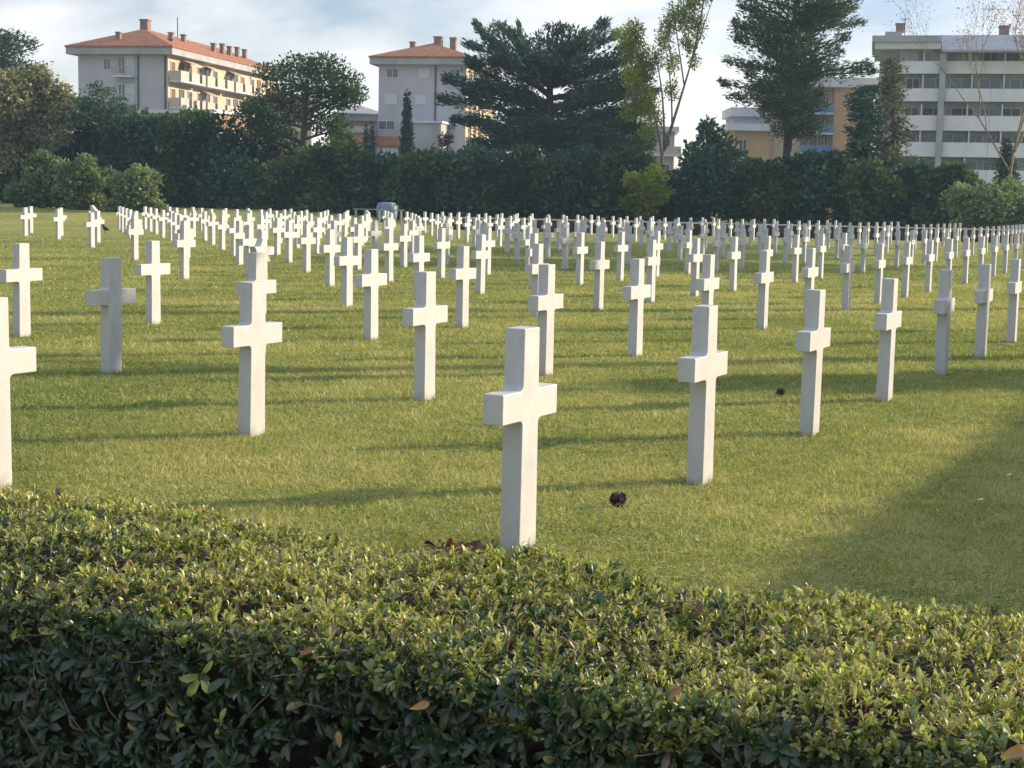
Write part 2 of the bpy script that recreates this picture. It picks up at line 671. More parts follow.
stones = []
for j in range(0, 26):
    row = []
    for k in range(KMIN.get(j, -5 - max(0, (j - 13) // 2)), 40):
        p, rz = cross_pos(j, k)
        x, y = p
        if y < 6.5:
            continue
        lim = min(83.5, 76 + (x + 20) * 0.45)
        if y > lim:
            continue
        bx, by, d = px_of((x, y, 0.5))
        if bx < -20 or bx > 1040:
            continue
        if (k <= -5 and j > 13) or (k == -4 and j > 12):
            continue
        row.append((x, y, rz, bx, k))
    row.sort(key=lambda r: r[3])
    for n, r in enumerate(row):
        stones.append((j, n + 1, len(row)) + r)

SPECIAL = {
    (0, 1): 'nearest white marble cross, its foot hidden by the clipped hedge',
    (0, 2): 'white marble cross with a pine cone lying just before its foot',
    (0, 3): 'sunlit white cross in the front row, third from the left',
    (0, 5): 'cross in full blue shade, fifth along the front row by the hedge',
    (0, 6): 'cross in full blue shade, sixth along the front row by the hedge',
    (1, 1): 'white marble cross cut by the left edge above the hedge',
    (1, 2): 'tall sunlit cross directly before the star headstone, second row from the hedge',
    (2, 1): 'grey blue shaded cross standing alone at the left of the third row',
}
NST = 0
for (j, n, tot, x, y, rz, bx, k) in stones:
    star = (j == 3 and k == 0)
    o = bpy.data.objects.new('star_headstone' if star else 'cross_headstone', star_me if star else cross_me)
    o.location = (x, y, 0)
    o.rotation_euler = (random.gauss(0, 0.004), random.gauss(0, 0.004), rz + random.gauss(0, 0.012))
    C.objects.link(o)
    NST += 1
    if star:
        tag(o, 'white marble headstone topped with a six-pointed star, behind a sunlit cross', 'headstone', 'white headstones on the lawn')
        continue
    lab = SPECIAL.get((j, n))
    if lab is None:
        rowname = 'front row behind the hedge' if j == 0 else ordn(j + 1) + ' row back from the hedge'
        if n == tot and tot > 1:
            lab = 'white marble cross at the far right of the %s' % rowname
        else:
            size = 'tiny white cross' if y > 50 else ('small white cross' if y > 28 else 'white marble cross')
            lab = '%s, %s from the left in the %s' % (size, ordn(n), rowname)
    tag(o, lab, 'headstone', 'white headstones on the lawn')
print('headstones', NST)


# ------------------------------------------------------------------ foreground hedge
HA = np.array([0.9134, -0.407])       # along the hedge
HB = np.array([0.407, 0.9134])        # across it, away from the camera
HB0, HB1, HZ = 2.34, 3.22, 0.853
HL0, HL1 = -3.6, 3.0


def leaf_template():
    # obovate leaf along +y, folded along the midrib and curled back, 10 tris
    rows = [(0.0, 0.06, 0.0), (0.35, 0.30, 0.03), (0.70, 0.44, 0.04), (0.92, 0.26, 0.0)]
    V, F = [], []
    for (y, w, z) in rows:
        V += [(-w / 2, y, z + w * 0.22), (0, y, z), (w / 2, y, z + w * 0.22)]
    V.append((0, 1.0, -0.06))
    for r in range(3):
        a = r * 3
        for c in (0, 1):
            F += [(a + c, a + c + 1, a + c + 4), (a + c, a + c + 4, a + c + 3)]
    F += [(9, 10, 12), (10, 11, 12)]
    return np.array(V, float), np.array(F, int)


LV, LF = leaf_template()


def place_leaves(base, dirn, upn, length, width, tint, droop=None):
    """one leaf per row; dirn leaf axis, upn rough upper side"""
    n = len(base)
    d = dirn / np.linalg.norm(dirn, axis=1, keepdims=True)
    s = np.cross(d, upn)
    s /= np.linalg.norm(s, axis=1, keepdims=True) + 1e-9
    u = np.cross(s, d)
    y = LV[:, 1][None, :, None]
    dr = (np.zeros(n) if droop is None else droop)[:, None, None]
    P = base[:, None, :] + d[:, None, :] * y * length[:, None, None] \
        + s[:, None, :] * LV[:, 0][None, :, None] * width[:, None, None] \
        + u[:, None, :] * (LV[:, 2][None, :, None] - dr * y * y) * length[:, None, None]
    F = LF[None] + (np.arange(n) * len(LV))[:, None, None]
    return P.reshape(-1, 3), F.reshape(-1, 3), np.repeat(tint, len(LF))


def hedge_surface(kind, n):
    """points and outward normals on the hedge surface in world space"""
    s = RS.uniform(HL0, HL1, n)
    if kind == 'top':
        c = RS.uniform(HB0 - 0.01, HB1 + 0.01, n)
        e = np.minimum(c - HB0, HB1 - c)
        round_ = 0.05 * np.clip(1 - e / 0.08, 0, 1) ** 2
        z = HZ - round_ + 0.030 * (VN(s, c, 2.2) - 0.5) * 2 + 0.022 * (VN2(s, c, 6.0) - 0.5) * 2
        nb = np.where(c - HB0 < 0.08, -(1 - (c - HB0) / 0.08), np.where(HB1 - c < 0.08, (1 - (HB1 - c) / 0.08), 0)) * 0.8
        nl = np.stack([np.zeros(n), nb, np.ones(n)], 1)
    elif kind in ('front', 'back'):
        z = HZ - 0.045 - (HZ - 0.07) * RS.rand(n) ** 1.35
        off = 0.035 * (VN(s, z, 3.0) - 0.5) * 2 + 0.03 * (VN2(s, z, 7.0) - 0.5) * 2
        c = HB0 + off if kind == 'front' else HB1 + off
        nl = np.stack([np.zeros(n), np.full(n, -1.0 if kind == 'front' else 1.0), np.full(n, 0.12)], 1)
    else:
        c = RS.uniform(HB0, HB1, n)
        z = RS.uniform(0.03, HZ, n)
        left = RS.rand(n) < 0.5
        s = np.where(left, HL0, HL1)
        nl = np.stack([np.where(left, -1.0, 1.0), np.zeros(n), np.full(n, 0.25)], 1)
    P = np.stack([HA[0] * s + HB[0] * c, HA[1] * s + HB[1] * c, z], 1)
    nw = np.stack([HA[0] * nl[:, 0] + HB[0] * nl[:, 1], HA[1] * nl[:, 0] + HB[1] * nl[:, 1], nl[:, 2]], 1)
    nw /= np.linalg.norm(nw, axis=1, keepdims=True)
    return P, nw, s, c


hedge = empty('clipped_hedge', (0, 2.9, 0))
tag(hedge, 'long clipped evergreen hedge with a sunlit flat top across the foreground', 'hedge')


def rim(n):
    s = RS.uniform(HL0, HL1, n)
    a = RS.uniform(0, math.pi / 2, n)
    c = HB0 + 0.045 - 0.05 * np.sin(a) + 0.02 * (VN(s, a, 3.0) - 0.5)
    z = HZ - 0.06 + 0.05 * np.cos(a) + 0.03 * (VN(s, a, 2.2) - 0.5)
    nl = np.stack([np.zeros(n), -np.sin(a), np.cos(a) + 0.35], 1)
    P = np.stack([HA[0] * s + HB[0] * c, HA[1] * s + HB[1] * c, z], 1)
    nw = np.stack([HA[0] * nl[:, 0] + HB[0] * nl[:, 1], HA[1] * nl[:, 0] + HB[1] * nl[:, 1], nl[:, 2]], 1)
    nw /= np.linalg.norm(nw, axis=1, keepdims=True)
    return P, nw, s, c


def shoots(kind, nshoot, per, lmin, lmax, ttop, spread=(0.45, 1.25), depth=0.03):
    P, nw, s, c = rim(nshoot) if kind == 'rim' else hedge_surface(kind, nshoot)
    P = P - nw * (RS.rand(nshoot)[:, None] ** 1.2 * depth)
    k = per
    B = np.repeat(P, k, 0)
    n = len(B)
    ax = np.repeat(nw + RS.normal(0, 0.28, (nshoot, 3)), k, 0)
    ax /= np.linalg.norm(ax, axis=1, keepdims=True)
    q = np.repeat(RS.rand(nshoot), k)             # shoot vigour
    rnd = RS.normal(0, 1, (n, 3))
    side = rnd - ax * (rnd * ax).sum(1, keepdims=True)
    side /= np.linalg.norm(side, axis=1, keepdims=True)
    th = RS.uniform(spread[0], spread[1], n)[:, None]
    d = ax * np.cos(th) + side * np.sin(th)
    Ln = (lmin + (lmax - lmin) * RS.rand(n)) * (0.75 + 0.5 * q)
    B = B - ax * (RS.rand(n)[:, None] * 0.018)
    patch = np.repeat(VN(s, c, 1.8) * 0.6 + VN2(s, c, 5.0) * 0.4, k)
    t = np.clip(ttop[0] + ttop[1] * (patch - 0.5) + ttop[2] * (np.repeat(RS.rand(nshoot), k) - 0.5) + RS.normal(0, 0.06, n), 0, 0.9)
    fresh = np.repeat(RS.rand(nshoot) < ttop[3], k)
    t = np.where(fresh, RS.uniform(0.80, 0.90, n), t)
    dry = RS.rand(n) < ttop[4]
    t = np.where(dry, RS.uniform(0.92, 1.0, n), t)
    return place_leaves(B, d, ax, Ln, Ln * RS.uniform(0.6, 1.0, n), t, RS.uniform(-0.05, 0.3, n))


parts = [  # paler top, darker rim and front: sun and shade painted into leaf tints
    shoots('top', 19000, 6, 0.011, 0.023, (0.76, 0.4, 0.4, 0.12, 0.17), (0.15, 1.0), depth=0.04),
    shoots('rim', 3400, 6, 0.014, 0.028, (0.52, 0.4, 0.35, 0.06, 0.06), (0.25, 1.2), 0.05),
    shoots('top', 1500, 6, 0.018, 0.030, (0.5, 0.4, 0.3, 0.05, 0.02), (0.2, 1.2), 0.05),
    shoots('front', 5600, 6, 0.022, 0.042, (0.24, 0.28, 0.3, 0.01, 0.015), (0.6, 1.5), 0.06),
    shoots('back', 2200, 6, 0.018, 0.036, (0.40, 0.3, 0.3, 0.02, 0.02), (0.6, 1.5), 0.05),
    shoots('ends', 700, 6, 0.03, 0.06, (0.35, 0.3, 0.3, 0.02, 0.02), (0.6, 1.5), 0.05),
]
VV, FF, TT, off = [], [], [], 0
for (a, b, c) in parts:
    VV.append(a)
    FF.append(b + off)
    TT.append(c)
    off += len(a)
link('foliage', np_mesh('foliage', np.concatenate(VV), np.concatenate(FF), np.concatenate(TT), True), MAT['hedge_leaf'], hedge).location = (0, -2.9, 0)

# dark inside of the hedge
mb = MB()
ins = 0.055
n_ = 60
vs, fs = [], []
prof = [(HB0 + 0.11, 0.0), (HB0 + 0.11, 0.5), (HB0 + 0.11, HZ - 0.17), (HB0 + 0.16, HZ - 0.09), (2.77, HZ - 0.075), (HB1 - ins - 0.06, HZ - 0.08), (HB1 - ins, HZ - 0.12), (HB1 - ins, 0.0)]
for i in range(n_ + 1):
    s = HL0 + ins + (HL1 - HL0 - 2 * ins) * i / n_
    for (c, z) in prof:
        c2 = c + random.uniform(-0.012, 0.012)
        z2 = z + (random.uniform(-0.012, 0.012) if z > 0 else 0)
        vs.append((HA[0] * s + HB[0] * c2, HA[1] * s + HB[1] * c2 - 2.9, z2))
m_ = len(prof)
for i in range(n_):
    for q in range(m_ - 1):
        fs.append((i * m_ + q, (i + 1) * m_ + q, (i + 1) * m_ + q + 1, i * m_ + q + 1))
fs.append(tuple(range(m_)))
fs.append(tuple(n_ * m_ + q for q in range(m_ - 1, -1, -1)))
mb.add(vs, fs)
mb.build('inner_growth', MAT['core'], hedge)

# branches
mb = MB()
P, nw, s, c = hedge_surface('front', 520)
for p, q in zip(P, nw):
    p = Vector(p) - Vector(q) * 0.028
    pts = [p]
    d = Vector((random.gauss(0, 0.45), random.gauss(0, 0.25) - 0.1, random.uniform(0.4, 1.0))).normalized()
    st = random.uniform(0.02, 0.05)
    for kk in range(random.randint(3, 6)):
        d = (d + Vector((random.gauss(0, 0.25), random.gauss(0, 0.2), random.gauss(0.05, 0.2)))).normalized()
        q_ = pts[-1] + d * st
        if q_.z > HZ - 0.03:
            break
        pts.append(q_)
    if len(pts) < 2:
        continue
    r0 = random.uniform(0.0011, 0.0023)
    mb.tube([a - Vector((0, 2.9, 0)) for a in pts if True], [r0 * (1 - 0.5 * i / len(pts)) for i in range(len(pts))], 4)
P, nw, s, c = hedge_surface('top', 1700)
for p, q in zip(P, nw):
    p = Vector(p) - Vector(q) * random.uniform(0.0, 0.03)
    d = Vector((random.gauss(0, 1), random.gauss(0, 1), random.gauss(0.15, 0.35))).normalized()
    st = random.uniform(0.012, 0.03)
    pts = [p]
    for kk in range(random.randint(2, 4)):
        d = (d + Vector((random.gauss(0, 0.3), random.gauss(0, 0.3), random.gauss(0.0, 0.2)))).normalized()
        pts.append(pts[-1] + d * st)
    r0 = random.uniform(0.0007, 0.0014)
    mb.tube([a - Vector((0, 2.9, 0)) for a in pts], [r0 * (1 - 0.4 * i / len(pts)) for i in range(len(pts))], 4)
mb.build('branches', MAT['twig'], hedge, True)

# dead leaves caught in the hedge
bs, ds, us, ls, ts = [], [], [], [], []


def hedge_at(px, py, z=HZ):
    d = at(px, py, 1.0) - Vector((0, 0, EYE))
    t = (z - EYE) / d.z
    return Vector((0, 0, EYE)) + d * t


def front_at(px, py, o=0.0):
    d = at(px, py, 1.0) - Vector((0, 0, EYE))
    t = (HB0 - o) / (HB[0] * d.x + HB[1] * d.y)
    return Vector((0, 0, EYE)) + d * t


for _ in range(46):                     # dry reddish cluster on the far edge
    p = hedge_at(random.gauss(455, 15), random.gauss(551, 3.0), HZ + random.uniform(-0.01, 0.015))
    bs.append(p)
    ds.append((random.gauss(0, 1), random.gauss(0, 1), random.gauss(0.4, 0.5)))
    us.append((random.gauss(0, .5), random.gauss(0, .5), 1))
    ls.append(random.uniform(0.018, 0.035))
    ts.append(random.uniform(0, 0.4))
for (px, py, L_, t_) in ((410, 709, 0.036, 1.0), (340, 748, 0.03, 0.9), (88, 553, 0.03, 0.7), (487, 577, 0.022, 0.95), (1000, 757, 0.045, 0.95), (300, 655, 0.03, 0.6), (668, 700, 0.03, 0.7), (700, 615, 0.03, 0.5)):
    fr = py > 640
    p = front_at(px, py, 0.05) if fr else hedge_at(px, py, HZ + 0.02)
    bs.append(p)
    ds.append((random.gauss(0.5, .4), random.gauss(0, .2), random.gauss(0.5, 0.3)))
    us.append((0, -1, 0.4) if fr else (0, -.3, 1))
    ls.append(L_)
    ts.append(t_)
a, b, c = place_leaves(np.array(bs, float), np.array(ds, float), np.array(us, float), np.array(ls), np.array(ls) * 0.95, np.array(ts))
link('dead_leaves', np_mesh('dead_leaves', a - np.array([0, 2.9, 0]), b, c, True), MAT['dead_leaf'], hedge)


# ------------------------------------------------------------------ pine cones, bird
def pine_cone(name, label, px, py, L_, rz, tilt):
    p = hedge_at(px, py, 0.0)
    mb = MB()
    nsc = 40
    for i in range(nsc):
        t = i / (nsc - 1)
        prof = math.sin(math.pi * (0.10 + 0.86 * t)) ** 0.75
        r = 0.30 * L_ * prof
        zz = -0.42 * L_ + 0.84 * L_ * t
        a_ = i * 2.399963 + random.uniform(-.25, .25)
        dirv = Vector((math.cos(a_), math.sin(a_), 0.15 + 0.7 * t + random.uniform(-.15, .15))).normalized()
        sd = Vector((-math.sin(a_), math.cos(a_), 0))
        upv = dirv.cross(sd) * -1
        b0 = Vector((0, 0, zz))
        tip = b0 + dirv * (r + random.uniform(0.10, 0.22) * L_ * prof)
        w = random.uniform(0.09, 0.125) * L_
        h_ = 0.030 * L_
        m0 = b0 + dirv * r * 0.75
        vs = [m0 - sd * w * .6 - upv * h_, m0 + sd * w * .6 - upv * h_, tip + sd * w - upv * h_, tip - sd * w - upv * h_,
              m0 - sd * w * .6 + upv * h_, m0 + sd * w * .6 + upv * h_, tip + sd * w + upv * h_, tip - sd * w + upv * h_]
        mb.add(vs, [(0, 3, 2, 1), (4, 5, 6, 7), (0, 1, 5, 4), (1, 2, 6, 5), (2, 3, 7, 6), (3, 0, 4, 7)])
    mb.tube([(0, 0, -0.46 * L_), (0, 0, -0.3 * L_), (0, 0, 0.1 * L_), (0, 0, 0.36 * L_)], [0.03 * L_, 0.13 * L_, 0.16 * L_, 0.04 * L_], 10)
    o = mb.build(name, MAT['cone'])
    o.location = (p.x, p.y, 0.36 * L_)
    o.rotation_euler = (tilt, 0, rz)
    return tag(o, label, 'pine cone', 'pine cones on the lawn')


MAT['cone'] = surf_mat('pine_cone_scales', (0.03, 0.017, 0.015), (0.085, 0.05, 0.042), 40, 0.85)
pine_cone('pine_cone', 'brown pine cone on sunlit grass near the nearest cross', 617, 507, 0.105, 0.6, 1.1)
pine_cone('pine_cone', 'dark pine cone lying in the shade band between two front crosses', 780, 397, 0.095, 2.0, 0.9)

for (px, py, sz, lab) in ((1006, 476, 0.03, 'pale fallen leaf in the shaded corner by the right edge'), (977, 501, 0.03, 'small pale leaf on shaded grass near the lower right'), (375, 343, 0.035, 'tiny whitish leaf beside a cross foot in the third row')):
    p = hedge_at(px, py, 0.02)
    a, b, c = place_leaves(np.array([[0, 0, 0.0]]), np.array([[1.0, 0.3, 0.12]]), np.array([[0.1, -0.5, 1.0]]), np.array([sz * 1.5]), np.array([sz * 1.3]), np.array([0.5]))
    o = link('fallen_leaf', np_mesh('fallen_leaf', a, b, c, True), None)
    if 'dryleaf' not in MAT:
        MAT['dryleaf'] = surf_mat('bleached_leaf', (0.5, 0.48, 0.42), (0.62, 0.6, 0.54), 30, 0.8)
    o.data.materials.append(MAT['dryleaf'])
    o.location = (p.x, p.y, 0.024)
    tag(o, lab, 'leaf', 'fallen leaves on the lawn')
MAT['bird'] = surf_mat('black_feathers', (0.012, 0.012, 0.014), (0.03, 0.03, 0.03), 30, 0.6)
bp = hedge_at(105.5, 233.5, 0.0)
import bmesh
bm = bmesh.new()


def ell(bm, c, r, rot=None, seg=10):
    mtx = Matrix.Translation(c) @ (rot.to_matrix().to_4x4() if rot else Matrix.Identity(4)) @ Matrix.Diagonal((*r, 1))
    bmesh.ops.create_uvsphere(bm, u_segments=seg, v_segments=8, radius=1, matrix=mtx)


# one continuous lathe-like bird: rings along a bent spine from tail to beak
bm.free()
spine = [((-0.26, 0, 0.15), 0.006), ((-0.18, 0, 0.16), 0.03), ((-0.10, 0, 0.18), 0.055), ((0.0, 0, 0.20), 0.085), ((0.07, 0, 0.235), 0.075), ((0.11, 0, 0.29), 0.05), ((0.14, 0, 0.335), 0.046), ((0.175, 0, 0.345), 0.03), ((0.20, 0, 0.34), 0.012), ((0.235, 0, 0.333), 0.003)]
mbb = MB()
mbb.tube([s_[0] for s_ in spine], [s_[1] for s_ in spine], 10)
for sy in (-0.03, 0.03):
    mbb.tube([(0.0, sy, 0.15), (0.01, sy, 0.07), (0.0, sy, 0.0)], [0.012, 0.006, 0.006], 5)
    mbb.tube([(-0.02, sy, 0.004), (0.045, sy, 0.004)], [0.005, 0.003], 4)
bo = mbb.build('blackbird', MAT['bird'], None, True)
bo.location = (bp.x, bp.y, 0)
bo.rotation_euler = (0, 0, 2.5)
bo.scale = (1.0, 1.0, 1.0)
tag(bo, 'small black bird standing on the open grass at left', 'bird')

# ------------------------------------------------------------------ foliage generators


def cards(P, d, upv, ln, wd):
    """bent diamond-shaped leaf clumps: 4 verts, 1 quad each"""
    d = d / (np.linalg.norm(d, axis=1, keepdims=True) + 1e-9)
    s = np.cross(d, upv)
    s /= np.linalg.norm(s, axis=1, keepdims=True) + 1e-9
    u = np.cross(s, d)
    n = len(P)
    V = np.zeros((n, 4, 3))
    V[:, 0] = P
    V[:, 1] = P + d * (ln * 0.55)[:, None] + s * (wd * 0.5)[:, None] - u * (wd * 0.18)[:, None]
    V[:, 2] = P + d * ln[:, None] - u * (ln * 0.12)[:, None]
    V[:, 3] = P + d * (ln * 0.5)[:, None] - s * (wd * 0.5)[:, None] - u * (wd * 0.18)[:, None]
    return V.reshape(-1, 3), np.arange(4 * n).reshape(n, 4)


def blob_points(blobs, n, shell=0.5):
    """blobs rows: cx cy cz rx ry rz ; points inside, denser towards the skin"""
    B = np.array(blobs, float)
    w = (B[:, 3] * B[:, 4] * B[:, 5]) ** (2 / 3)
    idx = RS.choice(len(B), n, p=w / w.sum())
    d = RS.normal(0, 1, (n, 3))
    d /= np.linalg.norm(d, axis=1, keepdims=True)
    r = RS.rand(n) ** shell * 1.0
    r *= 1 + 0.12 * RS.normal(0, 1, n)
    P = B[idx, :3] + d * r[:, None] * B[idx, 3:6]
    return P, d, idx


def leafy(name, blobs, n, size, parent, mat, tint=(0.5, 0.25), shell=0.42, long=1.0, upbias=0.2, droop=0.0):
    P, d, idx = blob_points(blobs, n, shell)
    bt = RS.normal(0, 1, len(blobs))
    dd = d + RS.normal(0, 0.8, (n, 3)) + np.array([0, 0, upbias - droop])
    upv = RS.normal(0, 0.6, (n, 3)) + np.array([0, 0, 1.0])
    ln = size * RS.uniform(0.6, 1.4, n) * long
    wd = size * RS.uniform(0.5, 0.9, n)
    V, Fv = cards(P, dd, upv, ln, wd)
    t = np.clip(tint[0] + tint[1] * (0.5 * bt[idx] + 0.6 * RS.normal(0, 1, n)), 0, 1)
    return link(name, np_mesh(name, V, Fv, t), mat, parent)


def limb(mb, a, b, r0, r1, bend=0.15, n=5):
    a, b = Vector(a), Vector(b)
    L_ = (b - a).length
    o = Vector((random.gauss(0, 1), random.gauss(0, 1), random.gauss(0, 0.5))) * bend * L_ * 0.35
    pts, rad = [], []
    for i in range(n + 1):
        t = i / n
        pts.append(a.lerp(b, t) + o * math.sin(math.pi * t))
        rad.append(r0 + (r1 - r0) * t)
    mb.tube(pts, rad, 6)
    return pts


MAT['oak'] = leaf_mat('holm_oak_leaves', [(0, (0.029, 0.068, 0.057)), (0.5, (0.061, 0.124, 0.084)), (1, (0.133, 0.200, 0.106))], 0.2, 0.0)
MAT['laurel'] = leaf_mat('laurel_leaves', [(0, (0.031, 0.060, 0.029)), (0.5, (0.074, 0.127, 0.052)), (1, (0.166, 0.216, 0.079))], 0.25, 0.0)
MAT['olive'] = leaf_mat('grey_green_leaves', [(0, (0.097, 0.140, 0.082)), (0.5, (0.193, 0.242, 0.130)), (1, (0.326, 0.363, 0.189))], 0.25, 0.0)
MAT['pinef'] = leaf_mat('pine_needles', [(0, (0.036, 0.074, 0.036)), (0.5, (0.074, 0.129, 0.051)), (1, (0.187, 0.234, 0.074))], 0.15, 0.0)
MAT['cedarf'] = leaf_mat('cedar_needles', [(0, (0.039, 0.086, 0.070)), (0.5, (0.075, 0.129, 0.096)), (1, (0.138, 0.187, 0.112))], 0.12, 0.0)
MAT['poplar'] = leaf_mat('yellow_green_leaves', [(0, (0.164, 0.194, 0.048)), (0.5, (0.329, 0.345, 0.066)), (1, (0.600, 0.539, 0.112))], 0.55, 0.0)
MAT['cypf'] = leaf_mat('cypress_foliage', [(0, (0.013, 0.029, 0.023)), (0.5, (0.023, 0.044, 0.034)), (1, (0.039, 0.065, 0.039))], 0.1, 0.0)
MAT['brushf'] = leaf_mat('brown_green_feathery_leaves', [(0, (0.160, 0.166, 0.109)), (0.5, (0.293, 0.277, 0.154)), (1, (0.451, 0.415, 0.232))], 0.25, 0.0)
MAT['sprucef'] = leaf_mat('thin_brown_green_needles', [(0, (0.067, 0.076, 0.042)), (0.5, (0.118, 0.126, 0.059)), (1, (0.218, 0.193, 0.092))], 0.2, 0.0)
MAT['autumn'] = leaf_mat('last_orange_leaves', [(0, (0.16, 0.09, 0.05)), (0.5, (0.26, 0.15, 0.08)), (1, (0.36, 0.22, 0.11))], 0.35, 0.02, tcol=(1, 0.85, 0.6))


def pxblob(px, py, rx, ry, Y, dy=0.0, ry_depth=None):
    """blob from its place and size in pixels at distance Y"""
    c = at(px, py, Y + dy)
    k = Y / F_PX
    return [c.x, c.y, c.z, rx * k, (ry_depth if ry_depth else rx * k * 0.9), ry * k]


def px_crown(spec, Y, rnd=0.35):
    out = []
    for (px, py, rx, ry) in spec:
        out.append(pxblob(px, py, rx, ry, Y, random.uniform(-1, 1) * rnd * rx * Y / F_PX * 2))
    return out


def base_z(x, y):
    return float(gz(np.array([x]), np.array([y]))[0])


def make_tree(name, label, cat, group, px, Y, spec, n, size, mat, trunk_r, trunk_top, bark='bark', tint=(0.5, 0.25), limbs=True, rnd=0.35, shell=0.42, long=1.0, extra=None, loc_blobs=None, droop=0.0, lean_px=None):
    """spec: crown blobs in pixels; the trunk stands under px"""
    ptop = at(lean_px if lean_px else px, trunk_top, Y)
    bx = at(px, 200, Y).x
    z0 = base_z(bx, Y)
    root = empty(name, (bx, Y, z0))
    tag(root, label, cat, group)
    o = np.array([bx, Y, z0])
    blobs = loc_blobs if loc_blobs is not None else px_crown(spec, Y, rnd)
    mbt = MB()
    t0 = Vector((0, 0, -0.2))
    t1 = Vector(ptop) - Vector(o)
    pts = limb(mbt, t0, t1, trunk_r, trunk_r * 0.3, 0.05, 7)
    lob = [[b[0] - o[0], b[1] - o[1], b[2] - o[2], b[3], b[4], b[5]] for b in blobs]
    if limbs:
        for b in lob:
            tz = b[2] - 0.45 * math.hypot(b[0], b[1])
            f = max(0.12, min(0.97, (tz + 0.2) / max(t1.z, 0.1)))
            i = f * (len(pts) - 1)
            i0 = int(i)
            p0 = pts[i0].lerp(pts[min(i0 + 1, len(pts) - 1)], i - i0)
            limb(mbt, p0, Vector(b[:3]) + Vector((0, 0, -0.2 * b[5])), trunk_r * 0.35 * (1 - 0.5 * f) + 0.03, 0.03, 0.2, 4)
    if extra:
        extra(mbt, o)
    mbt.build('trunk', MAT[bark], root, True)
    leafy('crown', lob, n, size, root, MAT[mat], tint, shell, long, droop=droop)
    return root


def dome_spec(px, top, w, base, nb, seed, fill=1.0):
    """a shrubby mass: blobs filling a dome between x=px-w..px+w, y=top..base"""
    r = random.Random(seed)
    out = []
    h = base - top
    for _ in range(nb):
        u = r.uniform(-1, 1)
        v = r.uniform(0.0, 1)
        lim = math.sqrt(max(0.05, 1 - u * u * 0.8))
        y = base - v * h * lim * 0.88
        rr = w * r.uniform(0.22, 0.36)
        out.append((px + u * w * 0.75, y + rr * 0.3, rr, rr * 0.85 * fill))
    out.append((px, base - h * 0.35, w * 0.55, h * 0.35))
    return out


# ------------------------------------------------------------------ tree belt
BELT = 'dark evergreens in the belt behind the field'
belt = [  # px, top, halfwidth, Y, tint, mat, label
    (20, 118, 46, 126, 0.50, 'laurel', 'dark broad evergreen below the feathery brown tree at far left'),
    (88, 122, 40, 124, 0.25, 'oak', 'dark evergreen mass behind the two round bushes'),
    (140, 110, 42, 121, 0.55, 'oak', 'dark green evergreen below the left red-roofed block'),
    (192, 108, 46, 119, 0.30, 'laurel', 'broad deep green evergreen in front of the balcony facade'),
    (238, 132, 40, 117, 0.25, 'oak', 'low dark evergreen left of the umbrella pine trunk'),
    (282, 158, 30, 114, 0.55, 'laurel', 'low evergreen under the left side of the umbrella pine'),
    (332, 138, 38, 113, 0.55, 'laurel', 'greener rounded evergreen right of the umbrella pine trunk'),
    (378, 152, 32, 112, 0.35, 'oak', 'low dark evergreen below the slim cypress'),
    (425, 152, 38, 111, 0.35, 'laurel', 'low dark evergreen beside the blue covered cart'),
    (474, 144, 38, 110, 0.50, 'oak', 'dark evergreen under the left arm of the big cedar'),
    (526, 150, 42, 109, 0.30, 'laurel', 'tall dark evergreen under the middle of the big cedar'),
    (582, 146, 38, 109, 0.25, 'oak', 'dark evergreen under the right arm of the big cedar'),
    (628, 149, 32, 108, 0.45, 'laurel', 'dark evergreen left of the yellow green bush'),
    (765, 164, 42, 108, 0.60, 'laurel', 'low dark evergreen under the tall pine trunk'),
    (815, 150, 42, 108, 0.35, 'oak', 'broad dark evergreen before the peach apartment block'),
    (868, 168, 36, 107, 0.50, 'laurel', 'low evergreen below the pointed dark conifer'),
    (668, 176, 26, 111, 0.50, 'oak', 'low evergreen behind the foot of the leaning trunk'),
    (950, 166, 32, 106, 0.45, 'laurel', 'low evergreen left of the large pale green bush'),
    (915, 164, 38, 107, 0.30, 'oak', 'dark evergreen below the grey balcony block'),
]
for i, (px, top, w, Y, tn, m, lab) in enumerate(belt):
    make_tree('evergreen_tree', lab, 'tree', BELT, px, Y, dome_spec(px, top - 6, w * 1.12, 216, 28, 100 + i, 1.0) + [(px, top + 15, w * 0.5, 13), (px - w * 0.55, top + 24, w * 0.45, 15), (px + w * 0.55, top + 22, w * 0.45, 15)], 8600, 0.42, m, 0.22, top + 30, tint=(tn, 0.34), rnd=0.5)

make_tree('evergreen_tree', 'pointed leafy dark evergreen right of the leaning trunk', 'tree', BELT, 708, 107,
          dome_spec(708, 146, 40, 216, 26, 301) + [(712, 140, 14, 16), (706, 128, 7, 10), (722, 150, 16, 14), (694, 158, 14, 14), (735, 165, 14, 14)], 8500, 0.38, 'oak', 0.2, 130, tint=(0.5, 0.28))
BUSH = 'rounded bushes on the lawn edge'
make_tree('round_bush', 'round grey green bush at left with its right side in sun', 'bush', BUSH, 79, 90, dome_spec(78, 152, 30, 207, 18, 401), 9000, 0.24, 'olive', 0.1, 180, tint=(0.5, 0.2), rnd=0.4)
make_tree('round_bush', 'round grey green bush second from left, before dark trees', 'bush', BUSH, 137, 89, dome_spec(136, 157, 33, 210, 18, 402), 9500, 0.24, 'olive', 0.1, 185, tint=(0.55, 0.2), rnd=0.4)
make_tree('round_bush', 'darker bush tucked behind and left of the round bushes', 'bush', BUSH, 40, 93, dome_spec(42, 150, 34, 205, 14, 403), 6000, 0.26, 'olive', 0.1, 180, tint=(0.3, 0.2), rnd=0.4)
